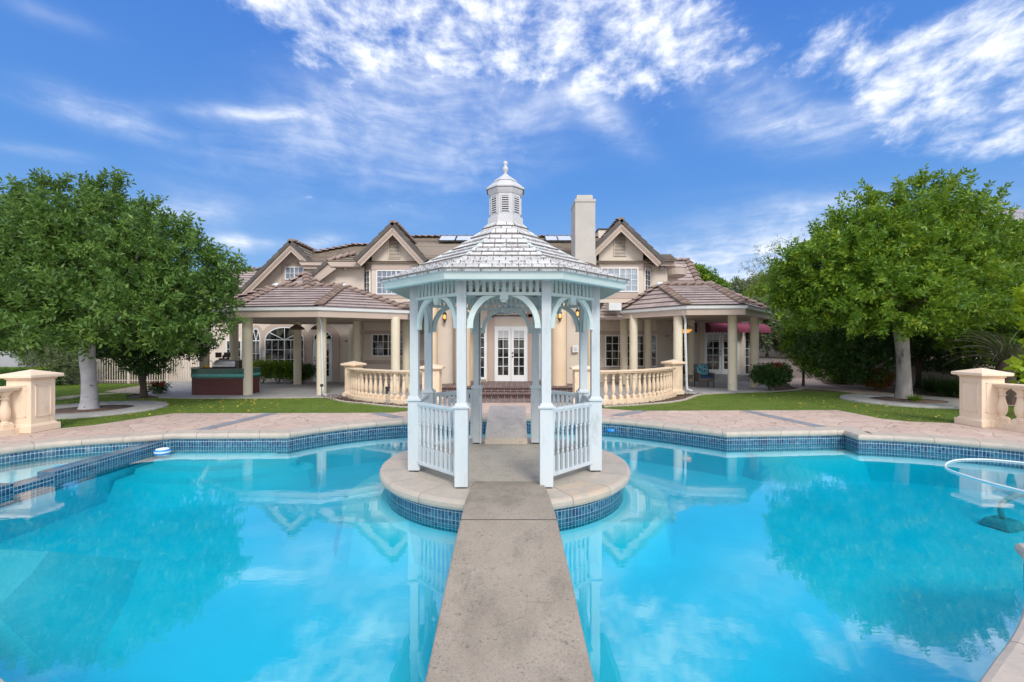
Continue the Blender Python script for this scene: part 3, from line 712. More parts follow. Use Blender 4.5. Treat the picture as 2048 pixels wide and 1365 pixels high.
llf = [gp(*p, -.012) for p in ((850, 817), (812, 816), (769, 812.8), (735, 809), (687, 804.6), (665, 799.5), (642, 796.5), (560, 797.5), (400, 798.5), (320, 797))]
left_lawn = [(-40, 5.2), (-12.6, 8.4), (-10.7, 9.6)] + lb + llf + [(-12.7, 15.0), (-13.6, 16.0), (-14.0, 20.9), (-46, 20.9)]
struct(sheet(left_lawn, -.012), 'lawn', M['turf'])
rlf = [gp(*p, -.012) for p in ((1206, 815), (1267, 811.8), (1296, 809.7), (1335, 806.5), (1368, 801.5), (1383, 796), (1397, 791.5), (1425, 789), (1528, 785), (1590, 781), (1605, 778), (1657, 780.8), (1724, 788.7), (1790, 795), (1868, 803), (1923, 808))]
right_lawn = rlf + [(15.5, 12.6), (26, 9.5), (40, 6), (13.5, 8.9), (11.2, 10.3)] + list(reversed(rb))
struct(sheet(right_lawn, -.012), 'lawn', M['turf'])
# mowing kerbs
struct(ribbon(smooth_line([(p[0], p[1], 0) for p in llf]), .13, .022, .06), 'mowing_kerb', M['curb'])
struct(ribbon(smooth_line([(p[0], p[1], 0) for p in rlf[:11]]), .13, .022, .06), 'mowing_kerb', M['curb'])
# flagstone paths
pn = [gp(*p) for p in ((1540, 757), (1554, 760.6), (1572, 766), (1585, 774), (1612, 778.5), (1657, 781.5), (1724, 789.5), (1790, 796), (1868, 804), (1923, 809))]
pf = [gp(*p) for p in ((1545, 749), (1565, 750.5), (1601, 754), (1635, 758), (1647, 767), (1675, 774), (1724.6, 779.7), (1781, 786.4), (1922, 797.7), (2010, 812))]
path = smooth_line([(p[0], p[1], 0) for p in pn], 4) + [Vector((16.5, 13.2, 0)), Vector((22, 11.5, 0)), Vector((23, 12.8, 0))] + list(reversed(smooth_line([(p[0], p[1], 0) for p in pf], 4)))
struct(sheet([(p.x, p.y) for p in path], .004), 'path', M['flag'])
struct(ribbon(smooth_line([(p[0], p[1], 0) for p in ((-40, 12.4), (-24, 12.6), (-18, 13.3), (-15.0, 14.7), (-15.2, 15.9), (-14.2, 17.2), (-13.6, 18.2), (-12.8, 19.4))]), .55, .004), 'path', M['flag'])
struct(sheet([(-15.5, 17.3), (-13.6, 16.5), (-12.6, 16.6), (-12.5, 20.9), (-16.5, 20.9)], .007), 'path', M['flag'])
# slate patios
lp = [(-12.05, 15.6), (-11.4, 15.25), (-6.5, 15.25), (-5.65, 15.5), (-4.5, 14.75), (-3.2, 14.15), (-2.4, 14.4), (-2.4, 22.4), (-17, 22.4), (-15, 19), (-13.3, 16.6)]
rp = [(2.4, 14.5), (3.2, 14.3), (4.6, 15.2), (5.9, 16.5), (6.2, 16.75), (8.0, 16.6), (9.0, 17.0), (10.4, 18.0), (11.0, 19.4), (11, 22.5), (2.4, 22.5)]
struct(MB().prism(lp, -.03, .014), 'patio_paving', M['slate']); struct(MB().prism(rp, -.03, .05), 'patio_paving', M['slate'])

# brick steps and terrace
def step_block(x0, x1, y0, y1, z0, z1, nm):
    struct(MB().b(x0, x1, y0 + .03, y1, z0, z1 - .055), nm + '_riser', M['bricksteps'])
    struct(MB().b(x0 - .01, x1 + .01, y0 - .015, y0 + .12, z1 - .057, z1), nm + '_nosing', M['bullnose'], bevel=.02)
    struct(MB().b(x0, x1, y0 + .12, y1, z1 - .057, z1 - .003), nm + '_tread', M['brickpave'])
step_block(-1.75, 1.6, 15.05, 15.5, -.02, .17, 'step')
step_block(-2.65, 2.55, 15.5, 19.2, -.02, .335, 'terrace')

# ---------------------------------------------------------------- garden walls, fence
wl = [(-40, 20.8), (-21.0, 20.8), (-19.2, 21.3)]
gw = thing('garden_wall', 'grey rendered garden wall behind the clipped hedge on the left', 'wall', (-25, 21, 0))
for a, b in zip(wl[:-1], wl[1:]):
    MB().beam((a[0], a[1], .65), (b[0], b[1], .65), .25, 1.36).build('wall_face', M['wall_grey'], gw)
    MB().beam((a[0], a[1], 1.42), (b[0], b[1], 1.42), .34, .12).build('coping', M['wall_grey'], gw)
rw = [(13.2, 28.5), (14.6, 26.8), (16.0, 23.8), (16.6, 20.8), (18.5, 18.8), (22, 17.0), (30, 14.5)]
gw = thing('retaining_wall', 'stained pale retaining wall running behind the trees on the right', 'wall', (16, 23, 0))
for a, b in zip(rw[:-1], rw[1:]):
    MB().beam((a[0], a[1], .5), (b[0], b[1], .5), .25, 1.02).build('wall_face', M['wall_garden'], gw)
    MB().beam((a[0], a[1], 1.04), (b[0], b[1], 1.04), .30, .06).build('coping', M['bark_dark'], gw)
struct(MB().prism([(13.2, 28.6), (14.7, 26.9), (16.1, 23.9), (16.7, 20.9), (18.6, 18.9), (22, 17.1), (30, 14.6), (60, 14), (60, 60), (10, 60)], -.03, .98), 'upper_terrace', M['mulch'])
gw = thing('boundary_wall', 'taller grey boundary wall on the planted bank at the far right', 'wall', (20, 31, 1))
for a, b in zip([(12, 33), (17, 31.5), (24, 28), (40, 22)][:-1], [(17, 31.5), (24, 28), (40, 22)]):
    MB().beam((a[0], a[1], 1.9), (b[0], b[1], 1.9), .25, 1.9).build('wall_face', M['wall_garden'], gw)

fy = 21.0
fx0, fx1 = X(180, fy), X(412, fy)
fn = thing('iron_fence', 'beige painted iron picket fence beyond the left lawn', 'fence', (fx0, fy, 0))
for z in (.12, 1.10): MB().b(fx0, fx1, fy - .015, fy + .015, z, z + .035).build('rail', M['iron_beige'], fn)
pk = MB(); x = fx0
while x < fx1: pk.b(x - .014, x + .014, fy - .012, fy + .012, .03, 1.30); x += .115
pk.build('pickets', M['iron_beige'], fn)
for px in (183, 258, 335, 410): MB().b(X(px, fy) - .04, X(px, fy) + .04, fy - .04, fy + .04, -.02, 1.38).build('post', M['iron_beige'], fn)

# stone rings round the two lawn trees
def ring(name, label, c, r0, r1, z, mat):
    t = thing(name, label, 'tree ring', (c[0], c[1], 0))
    MB().lathe([(r0, -.02), (r0, z - .01), (r0 + .02, z), (r1 - .03, z), (r1, z - .02), (r1, -.03)], (c[0], c[1], 0), 64).build('stone_edging', mat, t)
    MB().lathe([(r0 - .003, -.02), (r0 - .003, z - .03), (.3, z - .005)], (c[0], c[1], 0), 48).build('mulch', M['mulch'], t)
M['slate_ring'] = pm('slate_ring', (.33, .325, .305), (.43, .42, .39), 5, .75, .6, 24, dirt=(.22, .21, .19), dscale=6)
ring('tree_ring', 'flat slate ring round the trunk of the big tree on the left', (-11.55, 12.45), .95, 1.72, .045, M['slate_ring'])
ring('tree_ring', 'oval slate ring with mulch round the trunk of the big tree on the right', (12.45, 14.35), .95, 1.72, .06, M['slate_ring'])

# ---------------------------------------------------------------- gazebo
S = 1.05; AP = S * 1.2071; RC = S * 1.3066
gz = thing('gazebo', 'pale mint octagonal gazebo with a white shingled roof standing on the pool island', 'gazebo', (GX, GY, 0))
oa = lambda i: R(-67.5 + 45 * i)
corner = lambda i, r=RC: (GX + r * math.cos(oa(i)), GY + r * math.sin(oa(i)))
for i in range(8):
    x, y = corner(i); a = oa(i)
    m = MB().box((x, y, .515), (.165, .165, .97), 0).box((x, y, 1.012), (.21, .21, .03), 0).box((x, y, 1.04), (.17, .17, .04), 0, .85)
    m.box((x, y, 1.84), (.118, .118, 1.6), 0)
    p = m.build('post', M['mint_white'], gz, bevel=.006)
    MB().box((x, y, .02), (.12, .12, .035), 0).build('post_foot', M['dark'], p)
# turned railing baluster (local coordinates)
bal = MB().box((0, 0, .27), (.036, .036, .22)).lathe([(.010, .38), (.018, .395), (.020, .41), (.013, .425), (.013, .43), (.019, .45), (.020, .52), (.016, .60), (.012, .66), (.012, .67), (.019, .68), (.019, .70), (.012, .72)], (0, 0, 0), 8).box((0, 0, .82), (.036, .036, .20))
bal_src = None
rail_i = 0
for i in range(8):
    a, b = Vector(corner(i)), Vector(corner((i + 1) % 8)); d = (b - a).normalized(); nrm = Vector((-d.y, d.x)); mid = (a + b) / 2; ang = math.atan2(d.y, d.x)
    front = i == 7; backo = i == 3
    P = lambda s_, z, o=0.0: (mid.x + d.x * s_ + nrm.x * o, mid.y + d.y * s_ + nrm.y * o, z)
    # frieze of slats under the eave
    m = MB().box(P(0, 2.415), (S - .12, .05, .04), ang).box(P(0, 2.63), (S - .12, .04, .05), ang)
    for k in range(-5, 6): m.box(P(k * .083, 2.53), (.046, .018, .20), ang)
    m.build('frieze', M['mint'], gz)
    # curved brackets and keystone
    for sg in (-1, 1):
        arc = []
        R1, R2, zc = .385, .455, 2.015
        n = 12
        inner = [(sg * R1 * math.cos(t), zc + R1 * math.sin(t)) for t in np.linspace(R(-4), R(76), n)]
        outer = [(sg * (S / 2 - .06), zc - .03)] + [(sg * min(S / 2 - .06, R2 * math.cos(t) * 1.0), zc + min(.375, R2 * math.sin(t))) for t in np.linspace(R(8), R(76), n)]
        poly = inner + list(reversed(outer)); k = len(poly); vs = []
        for o in (-.022, .022): vs += [P(x, z, o) for x, z in poly]
        tri = tessellate_polygon([[Vector((x, z, 0)) for x, z in poly]])
        MB().add(vs, [tuple(t) for t in tri] + [tuple(k + q for q in reversed(t)) for t in tri] + [(q, (q + 1) % k, k + (q + 1) % k, k + q) for q in range(k)]).build('arch_bracket', M['mint'], gz)
    MB().box(P(0, 2.365, -.0), (.10, .05, .06), ang).box(P(0, 2.325, 0), (.06, .05, .03), ang).build('keystone', M['mint'], gz)
    if not (front or backo):
        rl = MB().box(P(0, .965), (S - .16, .055, .04), ang).box(P(0, .935), (S - .16, .035, .03), ang).build('railing', M['mint_white'], gz, bevel=.004)
        MB().box(P(0, .145), (S - .16, .05, .045), ang).build('bottom_rail', M['mint_white'], gz, bevel=.004)
        for k in range(9):
            s_ = (k - 4) * .097
            if bal_src is None:
                bal_src = bal.build('baluster', M['mint_white'], None); bal_src.parent = rl
                c = P(s_, 0); bal_src.location = (c[0] - GX, c[1] - GY, 0); bal_src.rotation_euler = (0, 0, ang)
            else:
                c = P(s_, 0); o = bal_src.copy(); C.objects.link(o); o.parent = rl; o.location = (c[0] - GX, c[1] - GY, 0); o.rotation_euler = (0, 0, ang)
# eave fascia
RE = 1.405 * 1.3066; k8 = 1 / math.cos(R(22.5))
def octring(ap, z): return [(GX + ap * k8 * math.cos(oa(i)), GY + ap * k8 * math.sin(oa(i)), z) for i in range(8)]
def octband(mb, pr, cap=False):
    for j in range(len(pr) - 1):
        a, b = octring(*pr[j]), octring(*pr[j + 1])
        for i in range(8): mb.add([a[i], a[(i + 1) % 8], b[(i + 1) % 8], b[i]], [(0, 1, 2, 3)])
    return mb
octband(MB(), [(1.60, 2.535), (1.645, 2.545), (1.668, 2.625), (1.68, 2.632), (1.685, 2.655), (1.60, 2.66), (1.60, 2.535)]).build('fascia', M['mint'], gz)
octband(MB(), [(1.30, 2.69), (1.31, 2.60), (1.60, 2.545)]).build('eave_soffit', M['rakewood'], gz)
prof = [(1.705, 2.655), (1.20, 2.895), (.78, 3.145), (.50, 3.345), (.33, 3.50), (.25, 3.60)]
m = MB()
for i in range(8):
    for j in range(len(prof) - 1):
        a, b = octring(*prof[j]), octring(*prof[j + 1]); L = (Vector(a[0]) - Vector(b[0])).length
        q = [a[i], a[(i + 1) % 8], b[(i + 1) % 8], b[i]]
        nn = max(1, round(math.hypot(prof[j][0] - prof[j + 1][0], prof[j][1] - prof[j + 1][1]) / .158)); cs = math.hypot(prof[j][0] - prof[j + 1][0], prof[j][1] - prof[j + 1][1]) / nn
        m.roofface(q, cs + 1e-4, .02, .03)
m.build('shingle_roof', M['shingle'], gz)
m = MB()
for i in range(8):
    a = Vector(octring(1.60, 2.60)[i]); b = Vector(octring(.28, 3.42)[i]); m.beam(a, b, .045, .09)
    mid = (Vector(octring(1.60, 2.60)[i]) + Vector(octring(1.60, 2.60)[(i + 1) % 8])) / 2; mb_ = (Vector(octring(.28, 3.42)[i]) + Vector(octring(.28, 3.42)[(i + 1) % 8])) / 2; m.beam(mid, mb_, .04, .07)
m.build('rafters', M['mint'], gz)
# cupola
cu = octband(MB(), [(.262, 3.50), (.262, 3.675), (.225, 3.695), (.222, 4.02), (.235, 4.03), (.262, 4.075), (.262, 4.12), (.20, 4.12)]).build('cupola', M['cupola'], gz)
for i in range(8):
    m = MB(); a, b = Vector(octring(.224, 0)[i]), Vector(octring(.224, 0)[(i + 1) % 8]); d = (b - a).normalized(); mid = (a + b) / 2; ang = math.atan2(d.y, d.x); nx, ny = math.cos(ang - math.pi / 2), math.sin(ang - math.pi / 2)
    m.box((mid.x + nx * .001, mid.y + ny * .001, 3.865), (.105, .006, .235), ang)
    m.build('vent_opening', M['dark'], cu)
for i in range(8):
    m = MB()
    a, b = Vector(octring(.226, 0)[i]), Vector(octring(.226, 0)[(i + 1) % 8]); d = (b - a).normalized(); mid = (a + b) / 2; ang = math.atan2(d.y, d.x); nx, ny = math.cos(ang - math.pi / 2), math.sin(ang - math.pi / 2)
    for k in range(7): m.box((mid.x + nx * .006, mid.y + ny * .006, 3.765 + k * .033), (.105, .016, .015), ang)
    for k in (-1, 1): m.box((mid.x + nx * .006 + d.x * k * .056, mid.y + ny * .006 + d.y * k * .056, 3.865), (.012, .02, .25), ang)
    m.build('louvre', M['cupola'], cu)
octband(MB(), [(.285, 4.105), (.285, 4.125), (.165, 4.235), (.175, 4.24), (.172, 4.25), (.03, 4.37), (.0, 4.375)]).build('cupola_roof', M['cupola'], cu)
MB().lathe([(.03, 4.36), (.022, 4.40), (.035, 4.42), (.045, 4.445), (.04, 4.475), (.02, 4.50), (.026, 4.515), (.035, 4.54), (.03, 4.565), (.0, 4.58)], (GX, GY, 0), 12).build('finial', M['cupola'], cu)
# lantern hanging inside, small electric box on a rear post
ln = thing('lantern', 'small green metal lantern hanging under the gazebo roof', 'lantern', (GX, GY, 2.5))
MB().tube([(GX, GY, 3.3), (GX, GY, 2.72)], .006, 6).build('chain', M['dark'], ln)
MB().lathe([(.01, .24), (.05, .20), (.09, .15), (.095, .14), (.07, .13), (.06, 0), (.03, -.02)], (GX, GY, 2.5), 10).build('shade', M['mint'], ln)
x, y = corner(4); bx = x + .06
eb = thing('electric_box', 'small white electric box and conduit fixed to a rear gazebo post', 'electric box', (bx, y - .09, 0))
MB().b(bx - .028, bx + .028, y - .115, y - .083, .72, .86).build('box', M['plastic_white'], eb, bevel=.004)
MB().tube([(bx, y - .095, .02), (bx, y - .095, .72)], .010, 8).build('conduit', M['plastic_white'], eb)
MB().tube([(bx - .02, y - .068, .86), (bx - .02, y - .068, 2.35)], .006, 8).build('cable', M['rust'], eb)

# ---------------------------------------------------------------- balustrades
def bprof(h=.66, r=.062):
    k = h / .66
    return [(r * .95, .0), (r * .95, .0), (r * .62, .02 * k), (r * .55, .04 * k), (r * .75, .06 * k), (r * .95, .12 * k), (r * 1.06, .19 * k), (r * 1.02, .26 * k), (r * .78, .35 * k), (r * .62, .43 * k), (r * .58, .49 * k), (r * .80, .50 * k), (r * .82, .52 * k), (r * .60, .53 * k), (r * .62, .57 * k), (r * .85, .60 * k), (r * .98, .615 * k), (r * 1.0, .66 * k)]
def make_baluster(h, r, mat):
    m = MB().lathe(bprof(h - .14, r), (0, 0, .12), 14)
    m.lathe([(r * 1.5, 0), (r * 1.5, .09), (r * 1.0, .125)], (0, 0, 0), 4, False, R(45)); m.lathe([(r * 1.15, h - .05), (r * 1.42, h - .035), (r * 1.42, h)], (0, 0, 0), 4, False, R(45)); return m
def pillar(parent, x, y, rz, bw, h, mat, z0=0.0):
    m = MB().box((x, y, z0 + h * .42), (bw, bw, h * .84), rz)
    m.box((x, y, z0 + .07), (bw + .12, bw + .12, .14), rz).box((x, y, z0 + .155), (bw + .06, bw + .06, .035), rz, .93)
    p = m.build('pillar', mat, parent, bevel=.012)
    cap = MB().box((x, y, z0 + h * .84 + .02), (bw + .05, bw + .05, .04), rz).box((x, y, z0 + h * .84 + .075), (bw + .20, bw + .20, .075), rz)
    zb = z0 + h * .84 + .11; hw = (bw + .17) / 2; vs = [(x + a * hw * math.cos(rz) - b * hw * math.sin(rz), y + a * hw * math.sin(rz) + b * hw * math.cos(rz), zb) for a, b in ((-1, -1), (1, -1), (1, 1), (-1, 1))] + [(x, y, z0 + h + .0)]
    cap.add(vs, [(0, 1, 4), (1, 2, 4), (2, 3, 4), (3, 0, 4), (3, 2, 1, 0)])
    cap.build('cap', mat, p, bevel=.025)
    pn = MB()
    for k in range(4):
        a = rz + k * math.pi / 2; c, s_ = math.cos(a), math.sin(a); d = bw / 2 + .004; z = z0 + h * .50; w2, h2 = bw * .30, h * .25
        for (u0, v0, uu, vv) in ((0, h2, w2 * 2 + .02, .02), (0, -h2, w2 * 2 + .02, .02), (w2, 0, .02, h2 * 2), (-w2, 0, .02, h2 * 2)):
            pn.box((x + c * d - s_ * u0, y + s_ * d + c * u0, z + v0), (.014, uu, vv), a)
    pn.build('panel_moulding', mat, p)
    return p
def balustrade(label, pts, n, mat, r=.062, h=1.0, pillars=(), closed_by=None):
    P = smooth_line([(p[0], p[1], 0) for p in pts], 8); t = thing('balustrade', label, 'balustrade', (P[len(P) // 2].x, P[len(P) // 2].y, 0))
    bw = .34
    for nm, w_, z, hh in (('base', bw, .115, .14), ('rail', bw * .82, h - .03, .05), ('rail', bw, h, .035)):
        ribbon([(p.x, p.y) for p in P], w_, z, hh).build(nm if nm == 'base' else 'rail_moulding' if w_ < bw else 'rail', mat, t)
    L = [0]
    for i in range(1, len(P)): L.append(L[-1] + (P[i] - P[i - 1]).length)
    src = None
    for k in range(n):
        s_ = L[-1] * (k + .5) / n; i = max(j for j in range(len(L)) if L[j] <= s_); i = min(i, len(P) - 2)
        q = P[i].lerp(P[i + 1], (s_ - L[i]) / (L[i + 1] - L[i])); d = P[i + 1] - P[i]; a = math.atan2(d.y, d.x)
        if src is None:
            src = make_baluster(h - .08 - .115, r, mat).build('baluster', mat, None); src.parent = t; src.location = (q.x - t.location.x, q.y - t.location.y, .115); src.rotation_euler = (0, 0, a)
        else: inst(src, t, (q.x, q.y, .115), a)
    for (x, y, rz, w2, h2) in pillars: pillar(t, x, y, rz, w2, h2, mat)
    return t
balustrade('curved cream balustrade with two pillars between the left lawn and the patio', [(-5.45, 15.45), (-4.9, 14.75), (-4.05, 14.15), (-3.1, 13.75), (-2.75, 13.80)], 15, M['balustrade'], .062, 1.0,
           ((-5.48, 15.75, R(-25), .42, 1.22), (-2.45, 13.95, R(0), .52, 1.20)))
balustrade('curved cream balustrade with two pillars between the right lawn and the patio', [(2.45, 13.80), (2.95, 13.80), (4.0, 14.3), (5.0, 15.2), (5.65, 16.1)], 16, M['balustrade'], .062, 1.0,
           ((2.15, 13.95, R(0), .52, 1.18), (5.83, 16.45, R(25), .42, 1.25)))
balustrade('cream stone balustrade and pillar beside the spa at the left edge', [(-10.02, 9.15), (-10.12, 8.6), (-10.6, 7.6), (-11.2, 6.4)], 10, M['pillar'], .085, .95, ((-9.95, 9.42, 0, .50, 1.27),))
balustrade('cream stone balustrade and pillar beside the pool at the right edge', [(10.5, 9.92), (10.6, 9.2), (10.9, 8.2), (11.6, 7.0)], 10, M['pillar'], .085, .95, ((10.37, 10.05, 0, .50, 1.27),))

# ---------------------------------------------------------------- house
hs = thing('house', 'large beige stucco house with tiled gables and french doors facing the pool', 'house', (0, 20, 0))
def YP(parent, name, poly, Y0, Y1, mat, **k):
    return MB().yprism([(X(x, Y0), Z(y, Y0)) for x, y in poly], Y0, Y1).build(name, mat, parent, **k)
def wallrun(parent, pts, z0, z1, mat, name='wall', th=.25):
    m = MB(); 
    for a, b in zip(pts[:-1], pts[1:]):
        d = (Vector(b) - Vector(a)).normalized(); n = Vector((-d.y, d.x))
        if n.y < 0: n = -n
        q = [Vector(a), Vector(b), Vector(b) + n * th, Vector(a) + n * th]; m.prism([(v.x, v.y) for v in q], z0, z1)
    return m.build(name, mat, parent)
def fr(parent, o, ang, name, w_, h_, cols, rows, glass, frame=M['white'], fw=.05, arch=0.0, radial=False, z0=0.0, label=None, depth=.05, mull=None, mt=.022):
    """window in a local frame: o = lower left corner (x,y,z), ang = direction of the wall"""
    c, s_ = math.cos(ang), math.sin(ang)
    def T(u, z, d): return (o[0] + c * u + s_ * d, o[1] + s_ * u - c * d, o[2] + z)    # d: proud of the wall, towards the camera
    def bx(m, u0, u1, za, zb, d0, d1):
        vs = [T(u, z, d) for d in (d0, d1) for z in (za, zb) for u in (u0, u1)]
        m.add(vs, [(0, 1, 3, 2), (4, 6, 7, 5), (0, 4, 5, 1), (1, 5, 7, 3), (3, 7, 6, 2), (2, 6, 4, 0)])
    m = MB(); D = depth
    bx(m, -fw, 0, -fw, h_ + (0 if arch else fw), -.02, D); bx(m, w_, w_ + fw, -fw, h_ + (0 if arch else fw), -.02, D)
    bx(m, 0, w_, -fw, 0, -.02, D)
    bx(m, 0, w_, h_, h_ + fw * (1 if not arch else .9), -.02, D)
    for k in range(1, cols): 
        u = w_ * k / cols; e = mt / 2 * (2.2 if mull and k in mull else 1); bx(m, u - e, u + e, 0, h_, -.005, D - .015)
    for k in range(1, rows): z = h_ * k / rows; bx(m, 0, w_, z - mt / 2, z + mt / 2, -.005, D - .017)
    g = MB(); g.add([T(0, 0, .012), T(w_, 0, .012), T(w_, h_, .012), T(0, h_, .012)], [(0, 1, 2, 3)])
    if arch:
        n = 16; rx = w_ / 2; zb = h_
        pts = [(rx + rx * math.cos(math.pi * k / n), zb + arch * math.sin(math.pi * k / n)) for k in range(n + 1)]
        pto = [(rx + (rx + fw) * math.cos(math.pi * k / n), zb + (arch + fw) * math.sin(math.pi * k / n)) for k in range(n + 1)]
        vs = [T(u, z, D) for u, z in pts] + [T(u, z, D) for u, z in pto] + [T(u, z, -.02) for u, z in pts] + [T(u, z, -.02) for u, z in pto]; k = n + 1
        fs = []
        for i in range(n): fs += [(i, i + 1, k + i + 1, k + i), (i, 2 * k + i, 2 * k + i + 1, i + 1), (k + i, k + i + 1, 3 * k + i + 1, 3 * k + i)]
        m.add(vs, fs)
        g.add([T(rx, zb, .012)] + [T(u, z, .012) for u, z in pts], [(0, i + 1, i + 2) for i in range(n)])
        if radial:
            for a in radial:
                a = R(a); e = (rx + rx * math.cos(a), zb + arch * math.sin(a)); m.beam(T(rx, zb + .02, .02), T(e[0], e[1], .02), .025, .03)
    f = m.build(name, frame, parent, label=label); g.build('pane', glass, f); return f
def win(parent, x0, y0, x1, y1, Y, cols, rows, glass=None, name='window', **k):
    return fr(parent, (X(x0, Y), Y, Z(y1, Y)), 0.0, name, X(x1, Y) - X(x0, Y), Z(y0, Y) - Z(y1, Y), cols, rows, glass or M['glass'], **k)
def door_leaf(parent, x, y, z, ang, w_, h_, cols, rows, handle_side=1, st=.11):
    c, s_ = math.cos(ang), math.sin(ang)
    def T(u, zz, d): return (x + c * u + s_ * d, y + s_ * u - c * d, z + zz)
    def bx(m, u0, u1, za, zb, d0, d1):
        vs = [T(u, q, d) for d in (d0, d1) for q in (za, zb) for u in (u0, u1)]
        m.add(vs, [(0, 1, 3, 2), (4, 6, 7, 5), (0, 4, 5, 1), (1, 5, 7, 3), (3, 7, 6, 2), (2, 6, 4, 0)])
    m = MB(); zb = .24; zt = h_ - .12
    bx(m, 0, st, 0, h_, 0, .045); bx(m, w_ - st, w_, 0, h_, 0, .045); bx(m, st, w_ - st, 0, zb, 0, .045); bx(m, st, w_ - st, zt, h_, 0, .045)
    for k in range(1, cols): u = st + (w_ - 2 * st) * k / cols; bx(m, u - .012, u + .012, zb, zt, .002, .035)
    for k in range(1, rows): q = zb + (zt - zb) * k / rows; bx(m, st, w_ - st, q - .012, q + .012, .002, .033)
    d = m.build('door', M['white'], parent)
    MB().add([T(st, zb, .012), T(w_ - st, zb, .012), T(w_ - st, zt, .012), T(st, zt, .012)], [(0, 1, 2, 3)]).build('pane', M['glass'], d)
    MB().add([T(st, zt - (zt - zb) * .17, .018), T(w_ - st, zt - (zt - zb) * .17, .018), T(w_ - st, zt, .018), T(st, zt, .018)], [(0, 1, 2, 3)]).build('valance', M['valance'], d)
    if handle_side:
        u = w_ - .055 if handle_side > 0 else .055
        hm = MB()
        for q in (.98, 1.12): p = T(u, q, .07); hm.lathe([(.0, -.03), (.03, -.015), (.03, .015), (.0, .03)], p, 8)
        hm.build('handle', M['dark'], d)
    return d

# --- ground floor walls
FL = 22.0                                            # left wing wall
xL = [X(408, FL), X(692, FL)]
wallrun(hs, [(X(408, FL), FL), (X(697, FL), FL), (X(716, 20.9), 20.9), (X(728, 20.3), 20.3), (X(873, 20.3), 20.3)], 0, 3.35, M['stucco'])
wallrun(hs, [(X(330, 22.6), 22.6), (X(408, FL) - .01, 22.3)], 0, 3.2, M['stucco'])
# left wing: arched windows and arched door
fr(hs, (X(505, FL), FL, Z(757, FL)), 0, 'window', X(520, FL) - X(505, FL), Z(683, FL) - Z(757, FL), 2, 3, M['glass'], arch=.58, radial=(55, 125))
fr(hs, (X(532, FL), FL, Z(757, FL)), 0, 'window', X(607, FL) - X(532, FL), Z(681, FL) - Z(757, FL), 6, 4, M['glass'], arch=.60, radial=(38, 90, 142), mull=(3,))
MB().yprism([(X(528, FL), .3), (X(611, FL), .3), (X(611, FL), .45), (X(528, FL), .45)], FL - .04, FL).build('sill', M['stucco_trim'], hs)
def archband(cx, w_, zb, rise, wd, Y, z0=0.0, legs=True):
    n = 18; m = MB(); pi = [(cx + w_ * math.cos(math.pi * k / n), zb + rise * math.sin(math.pi * k / n)) for k in range(n + 1)]
    po = [(cx + (w_ + wd) * math.cos(math.pi * k / n), zb + (rise + wd) * math.sin(math.pi * k / n)) for k in range(n + 1)]
    vs = []
    for Yv in (Y, Y - .035): vs += [(x, Yv, z) for x, z in pi] + [(x, Yv, z) for x, z in po]
    k = n + 1; fs = []
    for i in range(n): fs += [(2 * k + i, 2 * k + i + 1, 3 * k + i + 1, 3 * k + i), (i, i + 1, 2 * k + i + 1, 2 * k + i), (k + i, 3 * k + i, 3 * k + i + 1, k + i + 1)]
    m.add(vs, fs)
    if legs:
        for sg in (-1, 1): m.b(cx + sg * w_, cx + sg * (w_ + wd), Y - .035, Y, z0, zb)
    return m
archband((X(532, FL) + X(607, FL)) / 2, (X(607, FL) - X(532, FL)) / 2 + .06, Z(681, FL), .66, .24, FL, Z(700, FL)).build('arch_moulding', M['stucco_trim'], hs)
archband((X(505, FL) + X(520, FL)) / 2, (X(520, FL) - X(505, FL)) / 2 + .06, Z(683, FL), .64, .16, FL - .004, Z(700, FL)).build('arch_moulding', M['stucco_trim'], hs)
dcx = X(646, FL)
archband(dcx, .50, Z(681, FL), .50, .30, FL - .008, 0).build('arch_moulding', M['stucco_trim'], hs)
fr(hs, (dcx - .42, FL, Z(681, FL)), 0, 'fanlight', .84, .02, 1, 1, M['glass'], arch=.42, radial=(40, 90, 140), fw=.05)
door_leaf(hs, dcx - .42, FL - .01, .03, 0, .84, Z(683, FL) - .03, 2, 5, -1)
MB().b(dcx - .47, dcx - .42, FL - .05, FL, 0, Z(681, FL)).b(dcx + .42, dcx + .47, FL - .05, FL, 0, Z(681, FL)).b(dcx - .47, dcx + .47, FL - .08, FL, .0, .03).build('door_frame', M['white'], hs)
win(hs, 455, 683, 482, 762, 21.98, 4, 5, M['glass'])
# lower band on left bay and window
LB = 20.3
win(hs, 746, 670.5, 808, 711, LB, 6, 3, mull=(3,))
fr(hs, (X(719.5, 20.75), 20.72, Z(712, 20.7)), math.atan2(20.3 - 20.9, X(728, 20.3) - X(716, 20.9)), 'window', .26, Z(670, 20.7) - Z(712, 20.7), 1, 3, M['glass'], fw=.03)
YP(hs, 'band', [(728.6, 662), (873, 662), (873, 669), (728.6, 669)], LB - .03, LB, M['stucco_trim'])
YP(hs, 'band', [(728.6, 721), (873, 721), (873, 729), (728.6, 729)], LB - .03, LB, M['stucco_trim'])
# right ground floor
RB = 20.9
wallrun(hs, [(X(1175, RB), RB), (X(1312, RB), RB), (X(1345, 22.0), 22.0)], 0, 3.4, M['stucco'])
win(hs, 1212, 673, 1286, 732, RB, 6, 4, mull=(3,))
win(hs, 1304, 671, 1316 - 2, 732, RB, 2, 4) if False else None
win(hs, 1303, 671, 1311, 732, RB, 1, 4, fw=.035)
YP(hs, 'band', [(1200, 662), (1316, 662), (1316, 669), (1200, 669)], RB - .03, RB, M['stucco_trim'])
YP(hs, 'band', [(1200, 735), (1311, 735), (1311, 741), (1200, 741)], RB - .03, RB, M['stucco_trim'])
